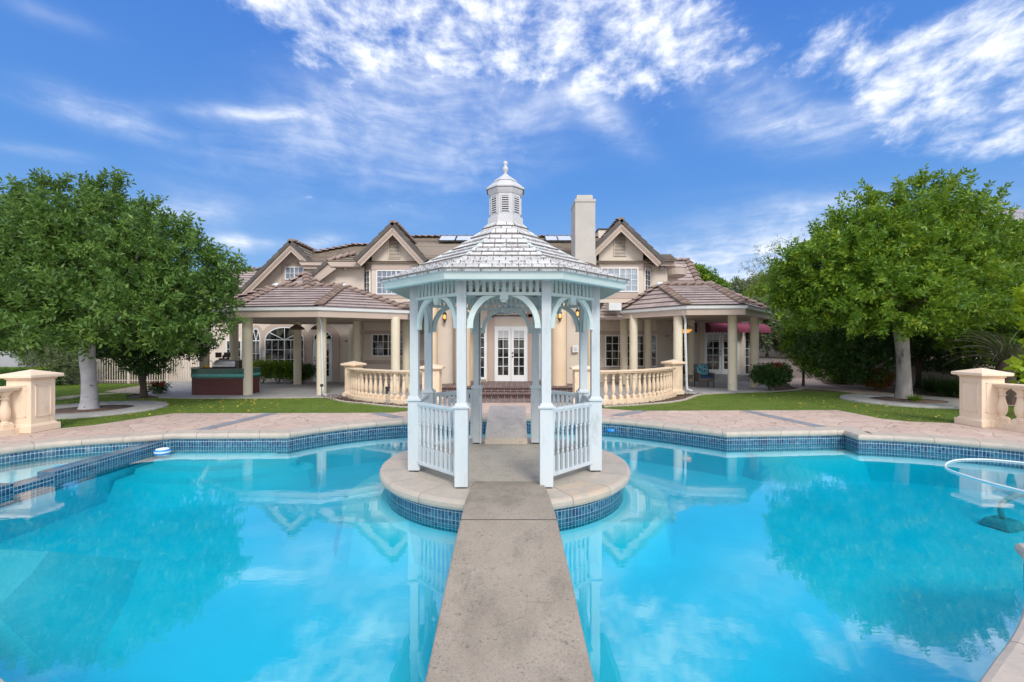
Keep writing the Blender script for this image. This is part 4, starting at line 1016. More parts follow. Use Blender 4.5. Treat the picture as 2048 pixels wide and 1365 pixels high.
# right family room with french doors
FR_ = 22.3
A1 = (X(1338, 22.9), 22.9); A2 = (X(1399, FR_), FR_); A3 = (X(1482, FR_), FR_); A4 = (X(1513, 23.2), 23.2); A5 = (X(1500, 26), 26.0)
wallrun(hs, [A1, A2, A3, A4, A5], .0, 3.25, M['stucco'])
struct(MB().prism([(X(1345, 21.7), 21.75), (X(1400, 21.4), 21.4), (X(1500, 21.6), 21.6), (X(1518, 22.6), 22.6), A4, A3, A2, A1], -.02, .34), 'porch_step', M['slate'])
zd = Z(748.5, FR_); hd = Z(664, FR_) - zd; x0, x1 = X(1409, FR_), X(1475, FR_); wl_ = (x1 - x0) / 2
door_leaf(hs, x0, FR_ - .01, zd, 0, wl_ - .01, hd, 2, 5, 1); door_leaf(hs, x0 + wl_ + .01, FR_ - .01, zd, 0, wl_ - .01, hd, 2, 5, 0)
MB().b(x0 - .07, x0, FR_ - .05, FR_, zd, zd + hd + .06).b(x1, x1 + .07, FR_ - .05, FR_, zd, zd + hd + .06).b(x0, x1, FR_ - .05, FR_, zd + hd, zd + hd + .06).build('door_frame', M['white'], hs)
a = math.atan2(A2[1] - A1[1], A2[0] - A1[0]); L12 = (Vector(A2) - Vector(A1)).length
fr(hs, (A1[0] + math.cos(a) * L12 * .42, A1[1] + math.sin(a) * L12 * .42, zd), a, 'window', L12 * .40, hd, 2, 5, M['glass'])
a = math.atan2(A4[1] - A3[1], A4[0] - A3[0]); L34 = (Vector(A4) - Vector(A3)).length
fr(hs, (A3[0] + math.cos(a) * L34 * .22, A3[1] + math.sin(a) * L34 * .22, zd), a, 'window', L34 * .52, hd, 2, 5, M['glass'])
MB().roofface([(A1[0] - .1, 22.6, 3.15), (A2[0], 21.95, 3.15), (A3[0], 21.95, 3.15), (A4[0] + .1, 22.8, 3.15), (A4[0] - .8, 25.2, 3.9), (A1[0], 25.2, 3.9)]).build('roof', M['roof'], hs)
MB().beam((A2[0] - .3, 21.98, 3.08), (A3[0] + .3, 21.98, 3.08), .06, .16).build('fascia', M['fascia'], hs)

# --- centre entry: tall round pilasters, recessed door bay
EY = 18.1
def entry_wall(): 
    return [(X(873, 20.3), 20.3), (X(873, 16.9), 16.9), (X(905, 17.0), 17.0), (X(940, 18.4), 18.4), (X(983, EY), EY), (X(1059, EY), EY), (X(1104, 18.4), 18.4), (X(1134, 17.0), 17.0), (X(1180, 16.9), 16.9), (X(1180, RB), RB)]
ew = entry_wall()
wallrun(hs, ew[1:9], .3, 4.45, M['stucco'])
wallrun(hs, [ew[0], ew[1]], 0, 4.6, M['stucco']); wallrun(hs, [ew[8], ew[9]], 0, 4.6, M['stucco'])
for px, Y, r in ((926, 16.25, .27), (1118, 16.25, .27), (866, 16.6, .17), (1183, 16.6, .17)):
    MB().lathe([(r, .333), (r, 4.1)], (X(px, Y), Y, 0), 24).build('pilaster', M['pilaster'], hs)
# shallow roof and beam over the pilasters (mostly behind the gazebo roof)
MB().b(X(862, 16.4), X(1188, 16.4), 15.95, 17.2, 4.1, 4.45).build('beam', M['stucco_trim'], hs)
MB().roofface([(X(850, 15.7), 15.7, 4.46), (X(1200, 15.7), 15.7, 4.46), (X(1170, 19.9), 19.9, 5.4), (X(880, 19.9), 19.9, 5.4)]).build('roof', M['roof'], hs)
zd = .335; hd = Z(656, EY) - zd; x0, x1 = X(991, EY), X(1053, EY); wl_ = (x1 - x0) / 2
door_leaf(hs, x0, EY - .01, zd, 0, wl_ - .008, hd, 2, 5, 0, .10); door_leaf(hs, x0 + wl_ + .008, EY - .01, zd, 0, wl_ - .008, hd, 2, 5, -1, .10)
MB().b(x0 - .04, x0, EY - .05, EY, zd, zd + hd + .05).b(x1, x1 + .04, EY - .05, EY, zd, zd + hd + .05).b(x0, x1, EY - .05, EY, zd + hd, zd + hd + .05).build('door_frame', M['white'], hs)
MB().b(x0 - .30, x0 - .06, EY - .06, EY, zd, 3.9).b(x1 + .06, x1 + .30, EY - .06, EY, zd, 3.9).b(x0 - .30, x1 + .30, EY - .06, EY, 2.95 - .08, 3.0).build('door_surround', M['stucco_trim'], hs)
fr(hs, (X(992, EY), EY - .01, Z(634.5, EY)), 0, 'fanlight', X(1052, EY) - X(992, EY), .03, 1, 1, M['glass_up'], arch=.55, radial=(30, 60, 90, 120, 150), fw=.04)
for xa, xb, an in ((X(957, 18.25), X(969, 18.2), 0), (X(1081, 18.25), X(1093, 18.3), 0)):
    Yq = 18.22 if xa < 0 else 18.2
    fr(hs, (xa, 18.0, .5), 0, 'window', xb - xa, 1.95, 1, 5, M['glass'], fw=.09)
MB().b(X(950, 18.0), X(975, 18.0), 18.02, 18.45, .33, 3.6).b(X(1068, 18.0), X(1100, 18.0), 18.02, 18.45, .33, 3.6).build('wall', M['stucco'], hs)
MB().b(X(1145, 16.85), X(1157, 16.85), 16.84, 16.9, Z(705, 16.87), Z(691, 16.87)).build('vent_frame', M['plastic_white'], hs)
MB().b(X(1148, 16.83), X(1154, 16.83), 16.825, 16.84, Z(701.5, 16.87), Z(694.5, 16.87)).build('vent_grille', M['steel'], hs)

# --- upper floor
UP = 20.3
YP(hs, 'wall', [(660, 590), (660, 530), (1333, 530), (1333, 600), (1200, 640), (850, 640)], 20.6, 20.9, M['stucco'])
MB().b(X(1333, 20.6), X(1334, 20.6) + .02, 20.6, 22.5, 3.0, 5.3).build('wall', M['stucco'], hs)
YP(hs, 'wall', [(1330, 600), (1330, 528), (1356, 528), (1356, 600)], 21.6, 21.8, M['stucco'])
def rakes(apex, lfoot, rfoot, Yf, Yb, wallpoly, tile=True, tw=.19):
    """gable: wall, two roof slopes, fascia boards and rake tiles"""
    ax, az_ = X(apex[0], Yf), Z(apex[1], Yf); lx, lz = X(lfoot[0], Yf), Z(lfoot[1], Yf); rx, rz = X(rfoot[0], Yf), Z(rfoot[1], Yf)
    rm = MB()
    rm.roofface([(lx, Yf + .05, lz), (ax, Yf + .05, az_), (ax, Yb, az_), (lx, Yb, lz)]); rm.roofface([(rx, Yf + .05, rz), (ax, Yf + .05, az_), (ax, Yb, az_), (rx, Yb, rz)])
    rm.build('roof', M['roof_main'], hs)
    fb = MB(); cp = MB()
    for fx, fz in ((lx, lz), (rx, rz)):
        sg = -1 if fx < ax else 1; d = Vector((fx - ax, 0, fz - az_)).normalized(); n = Vector((d.z * -sg, 0, abs(d.x))); n = Vector((sg * abs(d.z), 0, abs(d.x)))
        a_ = Vector((ax, 0, az_)); f_ = Vector((fx, 0, fz))
        down = lambda v, q: v - n * q
        def lower_apex(q): return Vector((ax, 0, az_ - q / abs(d.x)))
        def lower_foot(q): return f_ - n * q
        for q0, q1, ya in ((.10, .22, Yf), (.22, .27, Yf + .03), (.27, .36, Yf + .06)):
            p = [lower_apex(q0), lower_apex(q1), lower_foot(q1), lower_foot(q0)]
            fb.yprism([(v.x, v.z) for v in p], ya, ya + .05)
        sof = [lower_apex(.10), lower_apex(.14), lower_foot(.14), lower_foot(.10)]
        fb.yprism([(v.x, v.z) for v in sof], Yf + .04, Yf + .75)
        L = (f_ - a_).length; k = max(1, round(L / .36)); seg = L / k
        for i in range(k):
            p = a_ + d * seg * i; q = a_ + d * seg * (i + 1.08); lift = .03
            quad = [p + n * .02, q + n * (.02 + lift * 1.4), q - n * .12, p - n * .12]
            cp.yprism([(v.x, v.z) for v in quad], Yf - .06 - (i % 2) * .003, Yf + .16)
    fb.build('fascia', M['fascia'], hs)
    cp.build('rake_tiles', M['grey_tile_edge'], hs)
    cp2 = MB().caps((ax, Yf, az_ + .03), (ax, Yb, az_ + .03)); cp2.build('ridge_tiles', M['cap_tile'], hs)
    return fb
GYf = 19.4
def bay(xl, xfl, xfr, xr, apex, lfoot, rfoot, label_side):
    Yw = GYf + .55; Ya = Yw + .7
    pts = [(X(xl, Ya), Ya), (X(xfl, Yw), Yw), (X(xfr, Yw), Yw), (X(xr, Ya), Ya)]
    wallrun(hs, pts, Z(606, Yw), Z(524, Yw) + .0, M['stucco'], 'bay_wall', .2)
    # gable infill
    ax, azz = X(apex[0], GYf), Z(apex[1], GYf); lx, lz = X(lfoot[0], GYf), Z(lfoot[1], GYf); rx, rz = X(rfoot[0], GYf), Z(rfoot[1], GYf)
    sl = (azz - lz) / (ax - lx); sr = (azz - rz) / (rx - ax); g = .30
    xa, xb = X(xfl, Yw), X(xfr, Yw); zb = Z(524, Yw) - .02
    poly = [(xa, zb), (xb, zb), (xb, max(zb, azz - g - sr * (xb - ax))), (ax, azz - g), (xa, max(zb, azz - g - sl * (ax - xa)))]
    MB().yprism(poly, Yw + .001, Yw + .2).build('gable_wall', M['stucco'], hs)
    # set back cheeks under the rakes
    MB().yprism([(lx + .45, lz + .0), (ax, lz), (ax, azz - .5), ], Yw + .7, Yw + .75).build('gable_wall', M['stucco'], hs)
    MB().yprism([(ax, rz), (rx - .45, rz), (ax, azz - .5)], Yw + .7, Yw + .75).build('gable_wall', M['stucco'], hs)
    # bands
    for z0, z1, q in ((Z(540, Yw), Z(533, Yw), .03), (Z(597.5, Yw), Z(588, Yw), .02)):
        m = MB()
        for p0, p1 in zip(pts[:-1], pts[1:]):
            d = (Vector(p1) - Vector(p0)).normalized(); n = Vector((d.y, -d.x)); e = q * .5
            m.prism([tuple(Vector(p0) - d * e), tuple(Vector(p1) + d * e), tuple(Vector(p1) + d * e + n * q), tuple(Vector(p0) - d * e + n * q)], z0, z1)
        m.build('band', M['stucco_trim'], hs)
    return pts, Yw
pts, Yw = bay(725, 744, 836, 853, (785, 445), (709, 520), (853, 520), 'l')
rakes((785, 445), (709, 520), (853, 520), GYf, 23.6, None)
def slats(x0, x1, y0, y1, Y, n=16):
    m = MB(); xa, xb, za, zb = X(x0, Y), X(x1, Y), Z(y1, Y), Z(y0, Y)
    g = MB().b(xa, xb, Y - .012, Y - .002, za, zb).build('vent', M['bark_dark'], hs)
    h = (zb - za) / n
    for i in range(n): m.add([(xa, Y - .05, za + h * i), (xb, Y - .05, za + h * i), (xb, Y - .015, za + h * (i + .72)), (xa, Y - .015, za + h * (i + .72))], [(0, 1, 2, 3)])
    m.b(xa - .03, xa, Y - .05, Y - .01, za, zb); m.b(xb, xb + .03, Y - .05, Y - .01, za, zb); m.build('vent_slats', M['stucco'], g)
slats(778, 800, 473, 518, Yw)
win(hs, 755, 543, 830, 587.5, Yw - .005, 8, 4, M['glass_up'], mull=(4,))
a = math.atan2(pts[1][1] - pts[0][1], pts[1][0] - pts[0][0]); Lb = (Vector(pts[1]) - Vector(pts[0])).length
fr(hs, (pts[0][0] + math.cos(a) * Lb * .24, pts[0][1] + math.sin(a) * Lb * .24, Z(587.5, Yw + .2)), a, 'window', Lb * .55, Z(543, Yw + .2) - Z(587.5, Yw + .2), 2, 4, M['glass'], fw=.035)
pts, Yw = bay(1180, 1198, 1286, 1304, (1243, 439), (1160, 521), (1328, 521), 'r')
rakes((1243, 439), (1160, 521), (1328, 521), GYf, 23.6, None)
slats(1229, 1251, 468, 513, Yw)
win(hs, 1204, 538, 1274, 582.5, Yw - .005, 6, 4, M['glass_shutter'], mull=(3,))
a = math.atan2(pts[3][1] - pts[2][1], pts[3][0] - pts[2][0]); Lb = (Vector(pts[3]) - Vector(pts[2])).length
fr(hs, (pts[2][0] + math.cos(a) * Lb * .18, pts[2][1] + math.sin(a) * Lb * .18, Z(582.5, Yw + .2)), a, 'window', Lb * .55, Z(538, Yw + .2) - Z(582.5, Yw + .2), 2, 4, M['glass'], fw=.035)
# left wing gable
YP(hs, 'gable_wall', [(478, 592), (580, 490), (628, 533), (662, 540), (662, 625), (478, 625)], FL - .02, FL + .2, M['stucco'])
rakes((580.5, 482), (470, 592), (625, 524), FL - .7, 27.0, None)
YP(hs, 'window_trim', [(562, 527), (611, 527), (611, 567), (562, 567)], FL - .06, FL - .02, M['stucco_trim'])
win(hs, 572.5, 536, 606, 558, FL - .06, 4, 2, M['glass_up'], mull=(2,))
# raked wall left of the bay, its eave and its rake
RY = 20.25
YP(hs, 'wall', [(606, 590), (606, 577), (655, 536), (728, 534), (728, 597), (640, 600)], RY, RY + .3, M['stucco'])
m = MB(); p, q = Vector(at(654, 523, RY - .45)), Vector(at(612, 558, RY - .45))
d = (q - p).normalized(); L = (q - p).length; n = Vector((-abs(d.z), 0, abs(d.x)))
for i in range(5):
    s0, s1 = p + d * L * i / 5, p + d * L * (i + 1.08) / 5
    m.yprism([(v.x, v.z) for v in (s0 + n * .02, s1 + n * .06, s1 - n * .12, s0 - n * .12)], RY - .51 - (i % 2) * .003, RY - .2)
m.build('rake_tiles', M['grey_tile_edge'], hs)
m = MB(); m.yprism([(v.x, v.z) for v in (p - n * .10, q - n * .10, q - n * .42, p - n * .42 + Vector((.12, 0, 0)))], RY - .44, RY - .38); m.build('fascia', M['fascia'], hs)
MB().roofface([tuple(p), tuple(q), (q.x, 24, q.z), (p.x, 24, p.z)]).build('roof', M['roof_main'], hs)
YP(hs, 'fascia', [(653, 524), (713, 524), (720, 533.5), (662, 533.5)], RY - .5, RY - .05, M['fascia'])
YP(hs, 'fascia', [(598, 525), (651, 525), (651, 531), (602, 531)], 21.1, 21.5, M['fascia']); YP(hs, 'fascia', [(602, 531), (650, 531), (650, 538), (608, 538)], 21.2, 21.5, M['stucco_trim'])
# main roofs
MB().roofface([at(650, 524, 19.8), at(1330, 524, 19.8), at(1196, 476.5, 24.5), at(820, 476.5, 24.5), at(700, 507, 22.2)], .26).build('roof', M['roof_main'], hs)
MB().roofface([at(596, 525, 21.1), at(735, 525, 21.1), at(742, 493, 24.0), at(706, 493, 24.0), at(630, 508, 22.6)], .26).build('roof', M['roof_main'], hs)
for pq in ((at(1196, 475, 24.5), at(820, 475, 24.5)), (at(742, 491.5, 24), at(706, 491.5, 24)), (at(706, 491.5, 24.0), at(630, 506.5, 22.6)), (at(655, 522, 20.0), at(709, 508, 20.8))): MB().caps(*pq).build('ridge_tiles', M['cap_tile'], hs)
MB().roofface([at(653, 524, 19.85), at(712, 524, 19.85), at(712, 505, 21.3)]).build('roof', M['roof_main'], hs)
MB().roofface([at(400, 592, 22.4), at(520, 592, 22.4), at(520, 541, 25.5), at(425, 541, 25.5)]).build('roof', M['roof'], hs)
MB().caps(at(425, 540, 25.5), at(520, 540, 25.5)).build('ridge_tiles', M['cap_tile'], hs)
# right end: small eave, curved canopy, far slope
YP(hs, 'fascia', [(1316, 520), (1350, 520), (1352, 532), (1322, 532)], 20.2, 20.6, M['fascia'])
MB().roofface([at(1314, 520, 20.0), at(1353, 520, 20.0), at(1342, 510, 21.4), at(1312, 510, 21.4)]).build('roof', M['roof_main'], hs)
cc = at(1350, 545, 21.6); MB().lathe([(.0, .42), (.52, .22), (.54, .18), (.50, .16), (.50, -.16), (.34, -.26), (0, -.26)], (cc[0], cc[1], cc[2]), 20, False).build('curved_canopy', M['fascia'], hs)
MB().roofface([at(1336, 578, 22.4), at(1405, 578, 22.4), at(1376, 522, 24.4), at(1336, 522, 24.4)]).build('roof', M['roof'], hs)
MB().caps(at(1336, 521, 24.4), at(1376, 521, 24.4)).caps(at(1376, 521, 24.4), at(1404, 576, 22.4)).build('ridge_tiles', M['cap_tile'], hs)
# roofs of the link between house and pavilions
tip = at(611, 546, 18.9)
m = MB()
b4 = [at(556, 582, 18.2), at(617, 586, 17.6), at(648, 582, 18.6), at(600, 578, 19.9)]
for i in range(4): m.roofface([b4[i], b4[(i + 1) % 4], tip], .30)
hp = m.build('turret_roof', M['roof'], hs)
MB().caps(tip, b4[0], .14, .3).caps(tip, b4[1], .14, .3).caps(tip, b4[2], .14, .3).build('hip_tiles', M['cap_tile'], hs)
MB().roofface([at(1190, 637, 18.6), at(1245, 637, 18.6), at(1245, 600, 20.5), at(1215, 598, 20.5)]).build('roof', M['roof'], hs)
MB().b(X(1218, 18.4), X(1243, 18.4), 18.4, 19.0, Z(621, 18.4), Z(606, 18.4)).build('skylight_box', M['gutter'], hs)
MB().roofface([at(806, 622, 18.4), at(868, 622, 18.4), at(868, 603, 20.0), at(806, 603, 20.0)]).build('roof', M['roof'], hs)
# chimneys
cy = 18.9
ch = MB().b(X(1150.5, cy), X(1190.5, cy), cy, cy + 1.3, 3.4, Z(402, cy)).build('chimney', M['chimney'], hs)
MB().b(X(1149.5, cy), X(1191.5, cy), cy - .03, cy + 1.33, Z(404, cy), Z(399, cy)).box((X(1171, cy), cy + .62, (Z(399, cy) + Z(387, cy)) / 2), (.72, .9, Z(387, cy) - Z(399, cy)), 0, .9).build('chimney_cap', M['chimney'], ch)
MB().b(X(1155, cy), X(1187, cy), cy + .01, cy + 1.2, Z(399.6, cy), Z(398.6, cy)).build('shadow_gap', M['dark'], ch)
MB().b(X(1150, cy) - .01, X(1192, cy), cy - .04, cy + 1.3, 3.4, Z(513, cy)).build('chimney_base', M['chimney'], ch)
cy2 = 24.6
ch = MB().b(X(1197, cy2), X(1240, cy2), cy2, cy2 + 1.2, 6.4, Z(459, cy2)).build('chimney', M['stucco'], hs)
MB().b(X(1195.5, cy2), X(1242, cy2), cy2 - .05, cy2 + 1.25, Z(460, cy2), Z(457.5, cy2)).build('chimney_cap', M['dark'], ch)

# solar panels on the main roof
def roofpt(px, Y): # height of the main slope at depth Y
    z0, z1 = Z(524, 19.8), Z(476.5, 24.5); return z0 + (z1 - z0) * (Y - 19.8) / 4.7
g0 = None
for k, (xa, xb, lab) in enumerate(((877, 909, 'pale solar panel at the left end of the row on the main roof'), (911, 944, 'pale solar panel second from the left on the main roof, partly behind the gazebo roof'), (1092, 1116, 'pale solar panel right of the gazebo cupola on the main roof'), (1117, 1145, 'pale solar panel nearest the tall chimney on the main roof'))):
    Y0, Y1 = 23.3, 24.2; z0, z1 = roofpt(0, Y0) + .14, roofpt(0, Y1) + .18
    t = thing('solar_panel', lab, 'solar panel', (X((xa + xb) / 2, Y0), Y0, z0), group='solar panels on the main roof')
    xs = (X(xa, Y0), X(xb, Y0))
    m = MB(); vs = [(xs[0], Y0, z0), (xs[1], Y0, z0), (xs[1], Y1, z1), (xs[0], Y1, z1)]; m.add(vs + [(v[0], v[1], v[2] - .06) for v in vs], [(0, 1, 5, 4), (1, 2, 6, 5), (2, 3, 7, 6), (3, 0, 4, 7), (7, 4, 5, 6)])
    for a, b in ((0, 1), (1, 2), (2, 3), (3, 0)): m.beam(vs[a], vs[b], .03, .03)
    m.build('frame', M['dark'], t)
    MB().add([(v[0], v[1], v[2] + .002) for v in vs], [(0, 1, 2, 3)]).build('glass', M['solar'], t)

# ---------------------------------------------------------------- pavilions
def pavilion(label, eave, ridge, ze, cols, zf, ztop, hips, spouts, rc=.165):
    cx = sum(p[0] for p in eave) / len(eave); cyy = sum(p[1] for p in eave) / len(eave)
    t = thing('pavilion', label, 'pavilion', (cx, cyy, 0)); n = len(eave); E = [(x, y, ze) for x, y in eave]; Ra, Rb = ridge
    m = MB()
    near = lambda p: Ra if (Vector(p).xy - Vector(Ra).xy).length < (Vector(p).xy - Vector(Rb).xy).length else Rb
    for i in range(n):
        a, b = E[i], E[(i + 1) % n]; ra, rb = near(a), near(b)
        m.roofface([a, b, rb] if ra == rb else [a, b, rb, ra], .34, .04, .06)
    m.build('roof', M['roof'], t)
    m = MB()
    for i in hips: m.caps(near(E[i]), (E[i][0] * .985 + near(E[i])[0] * .015, E[i][1] * .985 + near(E[i])[1] * .015, ze + .05), .15, .33)
    m.caps((Ra[0], Ra[1], Ra[2] + .02), (Rb[0], Rb[1], Rb[2] + .02), .14, .36)
    m.build('hip_tiles', M['cap_tile'], t)
    for q in (Ra, Rb): MB().lathe([(.17, -.02), (.15, .06), (.06, .11), (.0, .12)], (q[0], q[1], q[2] + .02), 10).build('hip_finial', M['gutter'], t)
    ccw = area(eave) > 0; pl = eave if ccw else list(reversed(eave))
    sweep(pl, [(.04, ze - .16), (.10, ze - .13), (.11, ze - .045), (.12, ze - .03), (.09, ze - .03), (.02, ze - .10)]).build('gutter', M['gutter'], t)
    sweep(pl, [(-.04, ze - .13), (.035, ze - .13), (.035, ze - .16), (.02, ze - .36), (-.06, ze - .36), (-.06, ze - .13)]).build('fascia', M['fascia'], t)
    sheet(offset(pl, -.03), ze - .30).build('ceiling', M['rakewood'], t)
    m = MB(); pin = offset(pl, -.55)
    for i in range(n): m.beam((pin[i][0], pin[i][1], ztop + .10), (pin[(i + 1) % n][0], pin[(i + 1) % n][1], ztop + .10), .24, .24)
    m.build('ring_beam', M['fascia'], t)
    for x, y in cols:
        c = MB().lathe([(rc, zf), (rc, ztop)], (x, y, 0), 24).build('column', M['column'], t)
    for i, (x, y, bend) in enumerate(spouts):
        MB().tube(smooth_line([(x + .02, y - .42, ze - .12), (x + .02, y - .42, ze - .30), (x + .0 + bend, y - .22, ze - .55), (x + bend, y - .20, ze - .9), (x + bend + .03, y - .20, 1.2), (x + bend + .06, y - .20, zf + .16), (x + bend + .11, y - .26, zf + .06), (x + bend + .22, y - .34, zf + .03)], 5), .045, 8).build('downspout', M['gutter'], t)
    return t
def col(px, Y): return (X(px, Y), Y)
zeL = 3.08
evL = [gpz for gpz in [(X(486, 16.05), 15.65), (X(640, 15.45), 15.35), (X(814, 16.9), 16.9), (-3.75, 19.2), (-5.6, 20.9), (-11.0, 20.9), (-12.9, 19.3), (X(402, 17.2), 17.2)]]
ridL = (at(553, 573.5, 18.2), at(686, 573.5, 18.2))
pavilion('open tiled patio pavilion on round cream columns in front of the left wing', evL, ridL, zeL,
         [col(495, 16.1), col(643, 16.15), col(791, 16.75), col(813, 18.6), col(714, 19.3), col(595, 20.3), col(468, 18.9), col(409, 17.2)], .0, 2.80, (0, 1, 2, 7), [(X(646, 16.15), 16.15, .03)])
zeR = 3.22
evR = [(X(1371, 16.7), 16.55), (X(1488, 16.4), 16.35), (X(1537, 19.1), 19.1), (11.0, 20.7), (9.2, 22.0), (5.4, 22.0), (4.3, 20.6), (X(1243, 19.0), 18.9)]
ridR = (at(1319, 570.5, 19.2), at(1421, 569.5, 19.2))
pavilion('open tiled patio pavilion on round cream columns in front of the right wing', evR, ridR, zeR,
         [col(1356, 17.1), col(1465, 17.35), col(1509, 18.7), col(1382, 21.4), col(1295.5, 21.0) if False else col(1295.5, 20.6), col(1248, 20.0), col(1267, 18.6)], .05, 3.0, (0, 1, 2, 7), [(X(1358, 17.1), 17.1, .16)])

# ---------------------------------------------------------------- wall lamps, lights, awnings
def sconce(label, x, y, z, glow=True):
    t = thing('wall_lamp', label, 'wall lamp', (x, y, z), group='wall lamps by the entry')
    MB().b(x - .04, x + .04, y + .08, y + .12, z - .12, z + .12).tube([(x, y + .10, z - .05), (x, y + .03, z - .14), (x, y - .02, z - .12)], .012, 6).lathe([(.015, -.22), (.035, -.16), (.03, -.13), (.07, -.11), (.075, -.09)], (x, y, z), 8).lathe([(.07, .10), (.085, .09), (.04, .16), (.01, .22)], (x, y, z), 8).build('bracket', M['dark'], t)
    m = MB()
    for k in range(4): a = R(45 + 90 * k); m.beam((x + .075 * math.cos(a), y + .075 * math.sin(a), z - .1), (x + .075 * math.cos(a), y + .075 * math.sin(a), z + .1), .01, .01)
    m.build('cage', M['dark'], t)
    MB().lathe([(.03, -.09), (.055, -.03), (.05, .05), (.02, .09)], (x, y, z), 10).build('lamp_glass', M['glow'], t)
sconce('lit lantern wall lamp left of the entry, seen through the gazebo', X(889, 16.7), 16.75, Z(634, 16.7))
sconce('lit lantern wall lamp on the round pilaster right of the entry', X(1120, 15.85), 15.88, Z(632, 15.9))
sconce('lit lantern wall lamp above the vent panel right of the entry', X(1155, 16.7), 16.72, Z(628, 16.7))
def globe(label, px, py, Y):
    x, z = X(px, Y), Z(py, Y); t = thing('wall_light', label, 'wall light', (x, Y, z))
    MB().tube([(x, Y, z), (x, Y - .14, z + .03), (x, Y - .16, z)], .015, 6).lathe([(.0, -.02), (.05, -.02), (.05, .0), (.0, .0)], (x, Y - .02, z), 8).build('arm', M['dark'], t)
    MB().lathe([(.02, -.03), (.10, .0), (.09, .03), (.03, .09), (.0, .1)], (x, Y - .16, z - .05), 10).build('shade', M['steel'], t)
globe('small metal wall light left of the pavilion bay window', 694, 682, 20.95)
globe('small grey wall light on the wall behind the outdoor grill', 436, 688, 22.0)
globe('small silver wall light beside the first awning', 1333, 672, 21.6)
def flood(label, px, py, Y):
    x, z = X(px, Y), Z(py, Y); t = thing('flood_light', label, 'flood light', (x, Y, z))
    MB().b(x - .12, x + .12, Y - .12, Y + .05, z + .02, z + .09).build('housing', M['dark'], t, bevel=.01); MB().lathe([(.0, -.09), (.08, -.07), (.11, .02)], (x, Y - .05, z), 10).build('lens', M['steel'], t)
flood('small flood light under the eave left of the left gable', 691, 538, 20.2)
flood('small flood light under the eave right of the right gable', 1324, 537, 20.5)
def pendant(label, px, py, Y, w_, glow=False):
    x, z = X(px, Y), Z(py, Y); t = thing('hanging_lamp', label, 'hanging lamp', (x, Y, z))
    MB().tube([(x, Y, z + .25), (x, Y, 2.75)], .008, 6).build('cord', M['dark'], t)
    if glow:
        MB().lathe([(.0, -.12), (.14, -.08), (.24, .02), (.26, .05)], (x, Y, z), 14).build('bowl', M['glow'], t)
        m = MB()
        for k in range(5): a = 2 * math.pi * k / 5; m.tube([(x, Y, z + .3), (x + .2 * math.cos(a), Y + .2 * math.sin(a), z + .16), (x + .32 * math.cos(a), Y + .32 * math.sin(a), z + .12), (x + .25 * math.cos(a), Y + .25 * math.sin(a), z + .03)], .012, 6)
        m.build('frame', M['rust'], t)
    else: MB().lathe([(w_ * 1.15, -.09), (w_ * 1.15, -.05), (w_ * .95, .0), (w_ * .55, .06), (w_ * .2, .09), (.02, .12)], (x, Y, z), 16).build('shade', M['rust'], t)
pendant('brown woven hanging lamp in front of the arched window', 594, 655, 17.9, .24)
pendant('brown woven hanging lamp in front of the arched door', 636, 655, 17.7, .22)
pendant('glowing amber bowl lamp hanging under the right pavilion', 1371, 662, 18.6, .3, True)

def awning(label, a, b, z, drop, out):
    a = Vector((*a, z)); b = Vector((*b, z)); d = (b - a).normalized(); n = Vector((d.y, -d.x, 0)); t = thing('awning', label, 'awning', tuple(a.lerp(b, .5)), group='burgundy awnings over the french windows')
    m = MB(); k = 8; vs = []
    prof = [(out * math.sin(i / k * math.pi / 2), drop * (1 - math.cos(i / k * math.pi / 2))) for i in range(k + 1)]
    for p in (a, b):
        for o, h_ in prof: vs.append(p + n * o + Vector((0, 0, -h_)))
    q = k + 1; fs = [(i, i + 1, q + i + 1, q + i) for i in range(k)]
    m.add(vs, fs, smooth=True)
    for p in (a, b): m.add([p + n * o + Vector((0, 0, -h_)) for o, h_ in prof] + [p + Vector((0, 0, -drop))], [tuple(range(k + 2))])
    m.build('canvas', M['awning'], t)
    m = MB(); L = (b - a).length; ns = max(4, int(L / .16))
    def val(p0, p1, nn):
        for i in range(nn):
            s0, s1 = p0.lerp(p1, i / nn), p0.lerp(p1, (i + 1) / nn)
            pts = [s0, s1] + [s1.lerp(s0, u) + Vector((0, 0, -.10 - .05 * math.sin(u * math.pi))) for u in (0, .2, .4, .6, .8, 1)]
            m.add(pts, [tuple(range(8))])
    dz_ = Vector((0, 0, -drop)); val(a + n * out + dz_, b + n * out + dz_, ns); val(a + dz_, a + n * out + dz_, 3); val(b + dz_, b + n * out + dz_, 3)
    m.build('valance', M['awning'], t)
za = Z(645, 21.8)
awning('burgundy awning left of the french doors, behind the hanging bowl lamp', (A1[0] + .05, A1[1] - .02), (A2[0] - .12, A2[1] - .03), za, .36, .55)
awning('wide burgundy awning with scalloped edge over the french doors', (A2[0] + .28, A2[1] - .02), (A3[0] + .2, A3[1] - .02), za, .36, .60)
awning('burgundy awning at the far right corner of the house', (A3[0] + .26, A3[1] - .0), (A4[0] + .08, A4[1] - .02), za, .36, .60)
wallrun(hs, [(A2[0] - .02, A2[1] - .06), (A2[0] + .22, A2[1] - .06)], .3, 3.2, M['stucco'], 'pier', .1)

